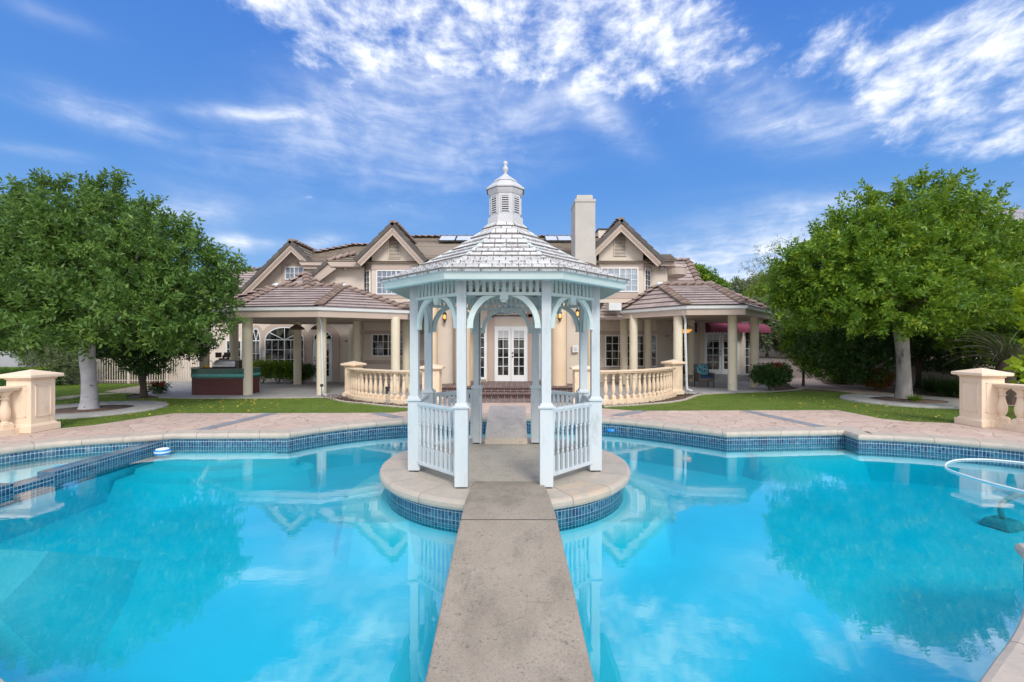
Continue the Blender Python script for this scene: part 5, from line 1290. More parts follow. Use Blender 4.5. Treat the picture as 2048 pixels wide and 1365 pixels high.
# ---------------------------------------------------------------- furniture and equipment
# outdoor kitchen counter
yb = 15.95; x0, x1 = X(371, yb), X(487, yb)
bb = thing('barbecue_counter', 'curved outdoor kitchen counter with dark red brick and green tiled top band', 'counter', ((x0 + x1) / 2, yb, 0))
def rounded(x0, x1, y0, y1, r, k=8): return [(x1, y0), (x1, y1), (x0 + r, y1)] + [(x0 + r - r * math.sin(math.pi / 2 * i / k), y1 - r + r * math.cos(math.pi / 2 * i / k)) for i in range(1, k + 1)] + [(x0 + r - r * math.cos(math.pi / 2 * i / k), y0 + r - r * math.sin(math.pi / 2 * i / k)) for i in range(0, k + 1)]
po = rounded(x0, x1, yb, yb + 1.0, .45)
po = po if area(po) > 0 else po[::-1]
MB().prism(po, 0, .60).build('brick_base', M['bbqbrick'], bb)
MB().prism(offset(po, .02), .60, .665).build('tile_band', M['tile_green'], bb); MB().prism(offset(po, .028), .665, .755).build('tile_stripe', M['tile_teal'], bb); MB().prism(offset(po, .022), .755, .92).build('tile_band', M['tile_green'], bb)
MB().prism(offset(po, .03), .92, .945).build('counter_top', M['counter'], bb, bevel=.008)
gx0, gx1 = X(437, yb + .4), X(486, yb + .4)
gr = thing('gas_grill', 'stainless steel gas grill with a rounded hood on the counter', 'grill', ((gx0 + gx1) / 2, yb + .4, .945))
hood = [(yb + .10, 1.0), (yb + .10, 1.10), (yb + .16, 1.19), (yb + .28, 1.24), (yb + .55, 1.24), (yb + .66, 1.0)]
m = MB(); vs = [(gx0, y, z) for y, z in hood] + [(gx1 - .12, y, z) for y, z in hood]; n = 6
m.add(vs, [tuple(range(n - 1, -1, -1)), tuple(range(n, 2 * n))] + [(i, (i + 1) % n, n + (i + 1) % n, n + i) for i in range(n)]).build('hood', M['steel'], gr, bevel=.015)
MB().b(gx0 - .02, gx1 - .10, yb + .08, yb + .7, .947, 1.0).build('firebox', M['dark'], gr)
MB().b(gx1 - .118, gx1 + .02, yb + .12, yb + .65, .947, 1.22).build('side_panel', M['wicker'], gr, bevel=.01)
MB().tube([(gx0 + .05, yb + .06, 1.08), (gx1 - .17, yb + .06, 1.08)], .014, 8).build('handle', M['steel'], gr)
m = MB()
for k in range(6): x = gx0 + .09 + k * .105; m.b(x, x + .065, yb + .094, yb + .104, 1.04, 1.07)
m.build('hood_vents', M['gutter'], gr)
sx = X(428, yb + .55)
sp_ = thing('patio_speakers', 'pair of dark green outdoor speaker boxes on a stand behind the grill', 'speakers', (sx, 16.9, 0))
MB().tube([(sx + .05, 16.95, .95), (sx + .05, 16.95, 1.4)], .03, 8).b(sx - .06, sx + .22, 16.85, 17.05, 1.06, 1.28).b(sx - .03, sx + .13, 16.85, 17.02, .95, 1.02).build('stand', M['bark_dark'], sp_)
for dx_, tl in ((-.08, .25), (.24, -.2)): MB().box((sx + dx_, 16.88, 1.40), (.17, .14, .19), tl).build('speaker', M['bark_dark'], sp_, bevel=.01)
fx = X(425, yb + .5)
fc = thing('faucet', 'thin arched metal faucet at the back of the counter', 'faucet', (fx, yb + .5, .945))
MB().tube(smooth_line([(fx, yb + .5, .945), (fx, yb + .5, 1.14), (fx - .05, yb + .47, 1.2), (fx - .12, yb + .43, 1.19), (fx - .15, yb + .42, 1.12)], 4), .012, 8).build('spout', M['steel'], fc)
bx_ = X(412, yb + .2)
bw = thing('bowl', 'small bright yellow bowl on the green tiled counter', 'bowl', (bx_, yb + .22, .945))
MB().lathe([(.03, 0), (.06, .015), (.085, .06), (.09, .085), (.08, .085), (.05, .02)], (bx_, yb + .22, .946), 16).build('bowl_body', M['yellow'], bw)
tg = thing('grill_tools', 'flat dark griddle and metal tongs lying on the counter', 'griddle', (X(395, yb + .2), yb + .2, .945))
MB().b(X(408, yb + .3), X(434, yb + .3), yb + .1, yb + .5, .947, .965).build('griddle', M['dark'], tg); MB().tube([(X(380, yb + .3), yb + .3, .958), (X(400, yb + .3), yb + .2, .985), (X(410, yb + .3), yb + .25, .958)], .012, 6).tube([(X(382, yb + .3), yb + .24, .958), (X(396, yb + .3), yb + .30, .975), (X(412, yb + .3), yb + .3, .958)], .01, 6).build('tongs', M['steel'], tg)

# wicker chair with cushion, side table
cxx, cyy = X(1400, 19.0), 18.6
wc = thing('wicker_chair', 'brown wicker patio armchair under the right pavilion', 'chair', (cxx, cyy, .05))
MB().box((cxx, cyy, .36), (.62, .60, .16)).build('seat_base', M['wicker'], wc, bevel=.02); MB().box((cxx, cyy + .27, .70), (.62, .07, .58)).build('backrest', M['wicker'], wc, bevel=.02)
for s_ in (-1, 1): MB().box((cxx + s_ * .29, cyy - .02, .51), (.06, .56, .26)).build('armrest', M['wicker'], wc, bevel=.02)
for s_ in (-1, 1):
    for q in (-1, 1): MB().box((cxx + s_ * .28, cyy + q * .26, .165), (.035, .035, .23)).build('leg', M['wicker'], wc)
sc = MB().box((cxx, cyy - .03, .475), (.50, .50, .09)).build('seat_cushion', M['navy'], None, bevel=.03); tag(sc, 'navy blue seat cushion on the wicker chair', 'cushion')
def floral():
    m, t, p, o = newmat('leafy_print_cloth'); v = crd(t); n1 = t.step(t.noise(v, 11, 4, .6, 1.5), .48, .54); n2 = t.step(t.noise(t.scale(v, (1, 1, 1.6)), 17, 3, .6, 1), .56, .60)
    c = t.mix(n1, (.008, .06, .14), (.02, .30, .42)); c = t.mix(n2, c, (.45, .55, .25)); t.put(p.inputs['Base Color'], c); p.inputs['Roughness'].default_value = .9; return m
pc = MB().box((0, 0, 0), (.46, .12, .46)).build('throw_pillow', floral(), None, bevel=.05); pc.location = (cxx, cyy + .17, .74); pc.rotation_euler = (R(-12), 0, R(3)); tag(pc, 'teal and navy leaf print pillow leaning on the chair back', 'pillow')
st = thing('side_table', 'low brown wicker side table left of the patio armchair', 'side table', (X(1372, 18.9), 18.9, .05)); xx = X(1372, 18.9)
MB().box((xx, 18.9, .50), (.46, .42, .06)).box((xx, 18.9, .42), (.42, .38, .08)).build('table_top', M['wicker'], st, bevel=.01)
for s_ in (-1, 1):
    for q in (-1, 1): MB().box((xx + s_ * .19, 18.9 + q * .17, .215), (.03, .03, .33)).build('leg', M['wicker'], st)

# garden lights
def gardenlight(label, x, y, h_, z0=0.0):
    t = thing('garden_light', label, 'garden light', (x, y, z0))
    MB().tube([(x, y, z0), (x, y, z0 + h_)], .012, 6).build('stake', M['bark_dark'], t); MB().box((x, y, z0 + h_ + .045), (.10, .07, .09), .3).build('lamp_head', M['dark'], t, bevel=.008)
p = gp(775, 812); t = thing('electric_outlet', 'grey weatherproof outlet box on two metal stakes in front of the left balustrade', 'outlet box', (p[0], p[1], 0))
MB().tube([(p[0] - .04, p[1], -.02), (p[0] - .04, p[1], .42)], .012, 6).tube([(p[0] + .02, p[1], -.02), (p[0] + .02, p[1], .50)], .012, 6).tube([(p[0] + .055, p[1] + .02, -.02), (p[0] + .055, p[1] + .02, .42)], .008, 6).build('stake', M['steel'], t)
MB().b(p[0] - .06, p[0] + .07, p[1] - .04, p[1] + .05, .50, .56).b(p[0] - .055, p[0] + .0, p[1] - .03, p[1] + .03, .34, .50).b(p[0] + .01, p[0] + .055, p[1] - .03, p[1] + .03, .42, .50).build('box', M['dark'], t, bevel=.006)
p = gp(1607, 757); gardenlight('small black path light in front of the retaining wall', p[0], p[1], .22)
p = gp(1312, 800); gardenlight('tiny black spotlight in the mulch before the right balustrade', p[0], p[1] + .1, .12)
p = gp(641, 795); gardenlight('thin grey path light beside the left downspout', p[0], p[1] + .1, .35)

# pool equipment
hz = WL + .012
hp = [gp(x, y, hz) for x, y in ((2075, 930), (2048, 926), (1985, 920), (1935, 919), (1905, 922), (1891, 930), (1897, 939), (1930, 951), (1985, 967), (2048, 983), (2100, 998))]
hose = MB().tube(smooth_line([(a, b, hz) for a, b in hp], 6), .014, 8).build('pool_hose', M['pvc']); tag(hose, 'white pool cleaner hose looping on the water at the right edge', 'hose')
q = gp(2005, 1046, -.84); pcn = thing('pool_cleaner', 'teal suction pool cleaner head resting under water at the right', 'pool cleaner', (q[0], q[1], -.9))
MB().box((q[0], q[1], -.83), (.40, .36, .10), .3, .8).build('head', M['cleaner'], pcn, bevel=.03)
MB().box((q[0], q[1], -.875), (.44, .36, .03), .3).build('skirt', M['cleaner'], pcn, bevel=.01)
MB().tube(smooth_line([(q[0] + .02, q[1], -.80), (q[0] - .02, q[1], -.70), (q[0] + .03, q[1] + .04, -.60), (q[0] + .2, q[1] + .1, -.52), (q[0] + .7, q[1] + .2, -.42), (q[0] + 1.5, q[1] + .3, -.32)], 5), .035, 8).build('hose_end', M['cleaner'], pcn)
q = gp(325, 904, WL); fl = thing('pool_float', 'blue and white ring shaped chlorine float by the spa wall', 'float', (q[0], q[1], WL))
MB().lathe([(.03, .03), (.06, .055), (.115, .05), (.13, .02), (.12, -.02), (.05, -.03)], (q[0], q[1], WL), 20).build('ring', M['blueplastic'], fl); MB().lathe([(.055, .052), (.07, .066), (.10, .062), (.112, .05)], (q[0], q[1], WL), 20).build('ring_top', M['pvc'], fl)
MB().lathe([(.125, -.01), (.134, .0), (.134, .012), (.125, .018)], (q[0], q[1], WL), 20).build('stripe', M['pvc'], fl)
q = gp(1222, 860, WL); fl = thing('pool_float', 'plain blue chlorine float near the far right pool edge', 'float', (q[0], q[1], WL)); MB().lathe([(.04, .03), (.10, .04), (.13, .015), (.12, -.02)], (q[0], q[1], WL), 20).build('body', M['blueplastic'], fl)
q = gp(12, 952, -.2); 
# neighbour's roof
nb = thing('neighbour_house', 'neighbouring house with a grey tiled roof above the trees at the right edge', 'house', (34, 29, 0))
MB().b(28.8, 44, 27.5, 38, 0, Z(478, 27.5)).build('wall', M['pink_wall'], nb); MB().roofface([(28.3, 27.0, Z(474, 27)), (45, 27.0, Z(474, 27)), (41, 32, Z(418, 32)), (31.5, 32, Z(420, 32))]).build('roof', M['roof_grey'], nb)
MB().b(28.2, 45, 26.9, 27.1, Z(482, 27), Z(474, 27)).build('fascia', M['white'], nb)

# ---------------------------------------------------------------- plants
def quads(name, P, T, W, mat, parent=None, fold=0.0):
    n = len(P); og = np.array(org(parent)); v = np.empty((n, 4, 3))
    v[:, 0] = P; v[:, 1] = P + T * .5 + W; v[:, 2] = P + T; v[:, 3] = P + T * .5 - W; v -= og
    me = bpy.data.meshes.new(name); me.vertices.add(4 * n); me.vertices.foreach_set('co', v.ravel()); me.loops.add(4 * n); me.loops.foreach_set('vertex_index', np.arange(4 * n)); me.polygons.add(n)
    me.polygons.foreach_set('loop_start', np.arange(n) * 4); me.polygons.foreach_set('loop_total', np.full(n, 4)); me.update(calc_edges=True); me.materials.append(mat)
    o = bpy.data.objects.new(name, me); C.objects.link(o)
    if parent: o.parent = parent; ORG[o.name] = tuple(og)
    return o
def unit(a): return a / np.maximum(np.linalg.norm(a, axis=1, keepdims=True), 1e-6)
def crown_pts(lobes, n, shell=.5, lump=.16, flat=None):
    L = np.array([l[:6] for l in lobes], float); wgt = (L[:, 3] * L[:, 4] * L[:, 5]) ** (2 / 3); wgt /= wgt.sum()
    k = rng.choice(len(L), n, p=wgt); u = unit(rng.normal(size=(n, 3)))
    ph = rng.uniform(0, 6.28, (len(L), 6))[k]
    bump_ = 1 + lump * (np.sin(u[:, 0] * 5 + ph[:, 0]) * np.sin(u[:, 1] * 5 + ph[:, 1]) + np.sin(u[:, 2] * 6 + ph[:, 2]) * .7 + np.sin(u[:, 0] * 11 + u[:, 2] * 9 + ph[:, 3]) * .5)
    r = (shell + (1 - shell) * rng.random(n) ** .55) * bump_
    P = L[k, :3] + u * r[:, None] * L[k, 3:6]
    out = unit(u / L[k, 3:6])
    return P, out
def foliage(parent, name, lobes, n, K, leafL, leafW, twig, mat, shell=.5, up=.35, lump=.16, droop=.0, extra=None):
    P, out = crown_pts(lobes, n, shell, lump)
    if extra is not None: P = np.vstack([P, extra[0]]); out = np.vstack([out, extra[1]]); n = len(P)
    D = unit(out + np.array([0, 0, up]) + rng.normal(size=(n, 3)) * .45)
    side0 = unit(np.cross(D, rng.normal(size=(n, 3)))); side1 = unit(np.cross(D, side0)); Ps = []; Ts = []; Ws = []
    for j in range(K):
        f = (j // 2 + .5) / (K / 2); s_ = 1 if j % 2 else -1; th = (j // 2) * 2.4; side = side0 * math.cos(th) + side1 * math.sin(th)
        b = P + D * (twig * f) + rng.normal(size=(n, 3)) * .012
        t = unit(D * .55 + side * s_ * .85 + rng.normal(size=(n, 3)) * .22 + np.array([0, 0, -droop])); nn = unit(np.cross(t, side) + rng.normal(size=(n, 3)) * .25)
        w_ = unit(np.cross(t, nn)); sc = leafL * (.75 + .5 * rng.random((n, 1)))
        Ps.append(b); Ts.append(t * sc); Ws.append(w_ * sc * (leafW / leafL) * .5)
    return quads(name, np.vstack(Ps), np.vstack(Ts), np.vstack(Ws), mat, parent)
def limbs(parent, base, r0, fork, targets, mat_t, mat_l, lean=(0, 0), tname='trunk', seg=14, sub=3):
    b = Vector(base); f = Vector(fork); pts = []; rr = []
    for i in range(9):
        t = i / 8; p = b.lerp(f, t) + Vector((math.sin(t * 5) * r0 * .12, math.cos(t * 4) * r0 * .1, 0)); pts.append(p); rr.append(r0 * (1.22 - .55 * t ** .35 if t < .5 else .80 + .12 * (t - .5) * 2))
    tr = MB().tube(pts, rr, seg).build(tname, mat_t, parent)
    m = MB()
    for tg in targets:
        tg = Vector(tg); mid = f.lerp(tg, .45) + Vector((rng.uniform(-.2, .2), rng.uniform(-.2, .2), .12)); L = smooth_line([tuple(f - Vector((0, 0, r0 * .8))), tuple(f.lerp(mid, .3)), tuple(mid), tuple(tg)], 5)
        k = len(L); m.tube(L, [r0 * .62 * (1 - .85 * i / (k - 1)) + .008 for i in range(k)], 8)
        for _ in range(sub):
            i = rng.integers(k // 3, k - 2); q = L[i]; e = q + Vector((rng.uniform(-1, 1), rng.uniform(-1, 1), rng.uniform(.1, 1))) * (tg - f).length * .33
            m.tube([q, q.lerp(e, .5) + Vector((0, 0, .08)), e], [r0 * .22, r0 * .14, .008], 5)
    if targets: m.build('branches', mat_l, parent)
    return tr
def tree(label, base, r0, forkz, lobes, n, K, leafL, leafW, twig, leafm, barkm, limbm=None, cat='tree', name='tree', lean=(0, 0), group=None, **k):
    t = thing(name, label, cat, base, group=group); f = (base[0] + lean[0], base[1] + lean[1], forkz)
    if r0: limbs(t, base, r0, f, [(l[0], l[1], l[2] + l[5] * .25) for l in lobes if l[3] > .35][:9], barkm, limbm or barkm)
    foliage(t, 'crown', lobes, n, K, leafL, leafW, twig, leafm, **k); return t
def sprays(pts, n, sp=.12, tall=.5):
    P = []; O = []
    for (x, y, z) in pts:
        z -= .35
        for i in range(n * 2):
            h_ = rng.random() * tall; r = sp * (1 - h_ / tall * .6)
            P.append((x + rng.normal() * r, y + rng.normal() * r, z + h_)); O.append((rng.normal() * .5, rng.normal() * .5, .6))
    return np.array(P), unit(np.array(O))

# big left tree
ly = 12.4
def lob(px, py, Y, rx, rz, ry=None): return (X(px, Y), Y, Z(py, Y), rx, ry or rx, rz)
lobesL = [lob(150, 520, 12.4, 1.9, 1.5), lob(60, 455, 12.3, 1.5, 1.0), lob(190, 440, 12.6, 1.3, 1.0), lob(280, 500, 12.2, 1.25, 1.0), lob(370, 540, 12.6, 1.05, .95), lob(400, 600, 12.8, .85, .75), lob(300, 610, 11.8, 1.2, .7),
          lob(180, 620, 11.5, 1.3, .75), lob(60, 600, 11.9, 1.4, .9), lob(-60, 500, 12.4, 1.7, 1.6), lob(120, 560, 13.8, 1.8, 1.3), lob(330, 570, 13.6, 1.2, .9), lob(-20, 620, 12.8, 1.5, .7), lob(235, 420, 12.9, .7, .8), lob(350, 655, 12.3, .8, .42)]
exL = sprays([at(178, 400, 12.4), at(195, 385, 12.4), at(30, 400, 12.3), at(55, 400, 12.2), at(120, 390, 12.4), at(355, 470, 12.5), at(235, 385, 12.6), at(420, 520, 12.6), at(300, 430, 12.5), at(90, 375, 12.3), at(375, 465, 12.5), at(440, 560, 12.7)], 8, .10, .62)
tL = tree('large spreading tree with a whitewashed trunk on the left lawn', (-11.55, 12.4, -.01), .20, 1.95, [(l[0], l[1], l[2] - (.50 if l[2] > 4.6 else .3 if l[2] > 4 else .1), *l[3:]) for l in lobesL], 4900, 24, .135, .046, .42, M['leaf_l'], M['bark_paint'], M['bark_limb'], up=.25, lump=.23, shell=.55, extra=exL)
# big right tree
lobesR = [lob(1800, 480, 14.6, 2.3, 1.7), lob(1700, 520, 14.2, 1.6, 1.2), lob(1630, 560, 14.4, 1.1, .95), lob(1900, 470, 14.6, 1.9, 1.5), lob(1970, 575, 14.8, 1.5, 1.1), lob(1860, 430, 14.6, 1.2, .85), lob(1780, 600, 12.9, 1.5, .75), lob(1880, 595, 13.2, 1.5, .8),
          lob(1690, 600, 14.0, 1.35, .8), lob(1595, 590, 14.8, .65, .75), lob(1960, 640, 15.0, 1.3, .9), lob(1780, 560, 16.2, 2.0, 1.2), lob(1740, 450, 14.4, 1.1, .9), lob(2050, 630, 15.4, 1.3, 1.2), lob(1945, 460, 14.6, .9, .8)]
exR = sprays([at(1880, 390, 14.6), at(1740, 400, 14.4), at(1800, 400, 14.5), at(1670, 445, 14.4), at(1640, 480, 14.4), at(1590, 520, 14.6), at(1570, 560, 14.8), at(1840, 380, 14.5), at(1895, 375, 14.6), at(1560, 600, 14.8)], 8, .10, .62)
tR = tree('large round crowned tree with a bare pale trunk on the right lawn', (12.72, 14.75, -.01), .225, 2.55, [(l[0], l[1], l[2] - (.60 if l[2] > 5 else .3 if l[2] > 4.2 else .0), *l[3:]) for l in lobesR], 5000, 24, .145, .056, .44, M['leaf_r'], M['bark_pale'], M['bark_limb'], lean=(-.12, 0), up=.3, lump=.21, shell=.55, extra=exR)
# small dark tree by the fence
tree('small dense dark tree by the path behind the big left tree', (-12.65, 15.6, -.01), .12, .75, [lob(285, 670, 15.6, .95, .75), lob(235, 665, 15.8, .8, .55), lob(335, 675, 15.7, .85, .6), lob(385, 690, 16.2, .55, .45), lob(290, 715, 15.4, .75, .45), lob(220, 695, 16.2, .6, .45), lob(330, 640, 16.3, .8, .5)],
     4200, 8, .085, .05, .2, M['leaf_dark'], M['bark_dark'], up=.2, shell=.35)
# dark trees behind the right tree
tree('dark multi stemmed tree with layered foliage behind the big right tree', (X(1850, 18), 18.3, 0), .12, 1.3, [lob(1760, 670, 18, 1.7, .9), lob(1680, 690, 18, 1.5, .85), lob(1850, 670, 18.3, 1.7, .95), lob(1920, 650, 18.5, 1.5, 1.0), lob(1720, 730, 17.8, 1.0, .55), lob(1790, 620, 19, 2.0, 1.0), lob(1900, 710, 18.2, 1.2, .6), lob(1700, 735, 18.2, .6, .45)],
     7000, 10, .11, .05, .26, M['leaf_dark'], M['bark_dark'], up=.1, shell=.35)
tree('yellow green maple like shrub tree at the bend of the right path', (X(1625, 19), 19.6, 0), .06, .9, [lob(1625, 690, 19.3, 1.0, .8), lob(1605, 665, 19.6, .8, .6), lob(1650, 660, 19.4, .9, .6), lob(1645, 725, 18.7, .8, .5), lob(1670, 700, 18.4, .8, .7), lob(1690, 665, 18.0, .8, .5)],
     2600, 10, .12, .05, .28, M['leaf_r'], M['bark_dark'], up=.1, shell=.3)
tree('small leafy tree with two stems growing on the raised bank behind the right pavilion', (X(1547, 27.5), 28.2, .98), .10, 1.9, [lob(1550, 660, 28, 1.7, 1.1), lob(1520, 640, 28.5, 1.3, 1.2), lob(1590, 670, 28, 1.3, .9), lob(1600, 630, 29, 1.5, 1.1)],
     3000, 10, .15, .08, .3, M['leaf_grey'], M['bark_dark'], up=.1, shell=.3)
tree('bright yellow green tree rising behind the right pavilion roof', (X(1570, 33), 33, 1), .18, 4.0, [lob(1560, 600, 33, 2.2, 1.9), lob(1590, 560, 33, 1.5, 1.4), lob(1530, 620, 33, 1.6, 1.5), lob(1600, 620, 32, 1.6, 1.8)],
     3400, 10, .17, .08, .35, M['leaf_yellow'], M['bark_dark'], up=.3, shell=.35)
def sparse(label, base, r0, top, tips, n, leafm, sp=.45, leafL=.13):
    t = thing('tree', label, 'tree', base); m = MB(); b = Vector(base); tp = Vector(top); L0 = smooth_line([tuple(b), tuple(b.lerp(tp, .5) + Vector((.2, 0, 0))), tuple(tp)], 6); m.tube(L0, [r0 * (1 - .8 * i / (len(L0) - 1)) for i in range(len(L0))], 7)
    m.build('trunk', M['bark_limb'], t); m = MB(); P = []; O = []
    for q in tips:
        q = Vector(q); s_ = L0[rng.integers(len(L0) // 2, len(L0))]; mid = s_.lerp(q, .5) + Vector((rng.normal() * .2, rng.normal() * .2, .1)); m.tube([s_, mid, q], [.035, .022, .008], 5)
        for _ in range(3):
            e = q + Vector((rng.normal() * .35, rng.normal() * .3, rng.normal() * .3)); m.tube([mid.lerp(q, .6), e], [.012, .005], 4)
            for _ in range(n): P.append(tuple(e + Vector((rng.normal() * sp * .5, rng.normal() * sp * .5, rng.normal() * sp * .4)))); O.append((rng.normal(), rng.normal(), rng.normal()))
    m.build('branches', M['bark_limb'], t)
    foliage(t, 'crown', [(base[0], base[1], top[2], .2, .2, .2)], 4, 6, leafL, leafL * .3, .2, leafm, extra=(np.array(P), unit(np.array(O)))); return t
sparse('thin airy tree with open wispy branches standing in the sky behind the pavilion', (X(1580, 38), 38, 1), .16, at(1555, 560, 38), [at(1500, 540, 38), at(1520, 575, 38), at(1535, 505, 38), at(1550, 495, 38), at(1565, 520, 38), at(1580, 490, 38), at(1490, 575, 38), at(1540, 545, 38), at(1520, 520, 38), at(1500, 590, 38), at(1570, 560, 38)], 14, M['leaf_grey'], .55)
sparse('nearly bare twiggy branch tree beside the airy tree', (X(1520, 40), 40, 1), .10, at(1530, 560, 40), [at(1503, 525, 40), at(1512, 545, 40), at(1500, 555, 40), at(1520, 530, 40), at(1488, 560, 40)], 2, M['leaf_dry'], .3)
tree('distant grey green tree mass on the skyline behind the right wing', (X(1500, 44), 44, 1), .2, 4.2, [lob(1480, 590, 44, 2.2, 1.4), lob(1520, 590, 43, 2.4, 1.6), lob(1560, 580, 43, 2.2, 1.8)], 2600, 8, .2, .09, .4, M['leaf_grey'], M['bark_dark'], shell=.35)
tree('leafy green tree top showing above the roof at the right end of the house', (X(1408, 36), 36, 0), .2, 4.2, [lob(1402, 570, 36, 1.0, 1.2), lob(1418, 580, 36, 1.2, 1.1), lob(1398, 552, 36, .45, .7), lob(1430, 590, 36, .9, .7)], 900, 8, .2, .13, .35, M['leaf_r'], M['bark_dark'], up=.6, shell=.3)
# backdrop trees beyond the right bank and left fence
tree('dark tall hedge like tree behind the big right tree', (21.5, 22, 1), .2, 2.4, [(21, 22, 3.2, 2.6, 1.6, 1.8), (24.5, 21.5, 3.4, 2.6, 1.8, 2.0), (18.6, 23.5, 2.9, 1.9, 1.4, 1.5), (27.5, 19, 3.2, 2.4, 2, 2.2)], 4200, 10, .17, .08, .32, M['leaf_dark'], M['bark_dark'], shell=.4)
tree('dark evergreen shrubs seen through the pickets behind the fence', (-17, 22.8, 0), .1, .7, [(-19.5, 23, 1.0, 1.4, .7, .9), (-17.4, 23, .9, 1.4, .7, .9), (-15.2, 23.2, .9, 1.2, .6, .8)], 2600, 8, .12, .06, .24, M['leaf_dark'], M['bark_dark'], shell=.3, name='shrub', cat='shrub')
tree('yellowish overgrown shrub on top of the grey wall at the left edge', (-25, 22.2, 0), .1, 1.4, [(-23.5, 22.3, 1.9, 1.6, .8, .8), (-26, 22.3, 1.9, 1.8, .8, .9), (-28.5, 22.3, 2.0, 1.8, .8, .9), (-21.6, 22.2, 1.5, 1.2, .6, .7)], 3800, 8, .11, .05, .22, M['leaf_dry'], M['bark_dark'], shell=.3, name='shrub', cat='shrub')
tree('grey green bush with bare twigs at the end of the grey wall', (X(118, 20.3), 20.2, 0), .07, .6, [lob(105, 715, 20.3, .95, .8), lob(135, 730, 20, .8, .8), lob(120, 695, 20.5, .8, .6), lob(80, 700, 20.6, .8, .55)], 2000, 8, .085, .04, .2, M['leaf_grey'], M['bark_dark'], shell=.2, name='shrub', cat='shrub')
# hedge
hg = thing('hedge', 'low clipped box hedge with a bare brown patch in front of the grey wall', 'hedge', (-24, 19.6, 0))
hx0, hx1 = -32, X(98, 19.5); n = 15000
P = np.column_stack([rng.uniform(hx0, hx1, n), rng.uniform(19.3, 20.1, n), rng.uniform(0, .76, n)]); f = rng.integers(0, 3, n); P[f == 0, 1] = 19.3; P[f == 1, 2] = .76
P += rng.normal(size=P.shape) * .02; T = unit(rng.normal(size=P.shape) + np.array([0, -.5, .5])) * .055; W = unit(np.cross(T, rng.normal(size=P.shape))) * .018
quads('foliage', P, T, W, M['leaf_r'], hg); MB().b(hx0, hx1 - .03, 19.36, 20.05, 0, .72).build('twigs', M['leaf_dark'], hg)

def shrub(label, x, y, r, h_, leafm, n=900, stems=5, z0=0.0, leafL=.07, name='shrub', cat='shrub', group=None, K=6, shell=.25):
    t = thing(name, label, cat, (x, y, z0), group=group); m = MB()
    for i in range(stems): a = 6.28 * i / stems + rng.random(); m.tube([(x + .04 * math.cos(a), y + .04 * math.sin(a), z0), (x + r * .35 * math.cos(a), y + r * .3 * math.sin(a), z0 + h_ * .35), (x + r * .6 * math.cos(a), y + r * .5 * math.sin(a), z0 + h_ * .8)], [.016, .012, .005], 5)
    m.build('stems', M['bark_limb'], t)
    foliage(t, 'foliage', [(x - r * .4, y, z0 + h_ * .62, r * .6, r * .6, h_ * .34), (x + r * .4, y, z0 + h_ * .66, r * .6, r * .6, h_ * .34), (x, y - r * .3, z0 + h_ * .58, r * .7, r * .5, h_ * .36)], n, K, leafL, leafL * .5, .14, leafm, shell=shell); return t
for k, (px, Yq, r, h_, mt, lab) in enumerate(((524, 20.9, .62, 1.10, 'leaf_yellow', 'yellowish leggy shrub at the left end of the row under the arched window'), (556, 21.0, .58, .98, 'leaf_r', 'green leggy shrub second from the left under the arched window'), (583, 21.0, .55, .95, 'leaf_r', 'green leggy shrub third from the left, left of the square pillar'), (608, 21.0, .50, .85, 'leaf_dark', 'dark green shrub right of the pillar beside the downpipe'))):
    shrub(lab, X(px, Yq), Yq, r, h_, M[mt], 800, group='shrubs under the arched window')
x, y = X(1542, 17.6), 17.6
rb_ = shrub('dark green rose bush with red blooms beside the last pavilion column', x, y, .70, 1.02, M['leaf_dark'], 1500, 7, name='rose_bush', cat='rose bush', leafL=.075)
def blooms(parent, pts, r=.05):
    for (a, b, c) in pts: MB().lathe([(.0, -r * .6), (r * .8, -r * .2), (r, r * .2), (r * .6, r * .6), (.0, r * .5)], (a, b, c), 7).build('bloom', M['petal_red'], parent)
blooms(rb_, [(x + rng.normal() * .22, y - .35 + rng.normal() * .15, 1.02 + rng.normal() * .07) for _ in range(13)] + [(x + .4 + rng.normal() * .15, y - .3, .8 + rng.normal() * .08) for _ in range(7)])
p = gp(318, 788); rb2 = shrub('small red rose bush beside the dark tree trunk', p[0], p[1], .30, .36, M['leaf_dark'], 260, 4, name='rose_bush', cat='rose bush', leafL=.06)
blooms(rb2, [(p[0] + rng.normal() * .16, p[1] - .15, .36 + rng.normal() * .05) for _ in range(16)], .045)
p = gp(1752, 781); shrub('rounded heavenly bamboo shrub with red and green leaves behind the right lawn', p[0], p[1], .56, .80, M['leaf_red'], 2200, 5, leafL=.055, shell=.5)
# strap leaved clumps
def clump(label, x, y, n, L, spread, mat, name='grass_clump', cat='ornamental grass', z0=0.0):
    t = thing(name, label, cat, (x, y, z0)); m = MB()
    for i in range(n):
        a = rng.uniform(0, 6.28); s_ = rng.uniform(.2, 1) ** .6 * spread; l = L * rng.uniform(.7, 1.1); bx0, by0 = x + rng.normal() * spread * .25, y + rng.normal() * spread * .2
        w_ = .010; px_, py_ = -math.sin(a) * w_, math.cos(a) * w_; vs = []
        for q in (0, .35, .7, 1):
            rr_ = s_ * q ** 1.1; zz = l * (q - .55 * q * q * (s_ / spread)) * .95; ww = 1 - q * .85; cx_, cy_ = bx0 + math.cos(a) * rr_, by0 + math.sin(a) * rr_; vs += [(cx_ - px_ * ww, cy_ - py_ * ww, z0 + zz), (cx_ + px_ * ww, cy_ + py_ * ww, z0 + zz)]
        m.add(vs, [(0, 1, 3, 2), (2, 3, 5, 4), (4, 5, 7, 6)])
    m.build('blades', mat, t)
p = gp(1682, 766); clump('arching green grassy clump in the bed beside the right path', p[0], p[1], 700, 1.0, .85, M['leaf_l'])
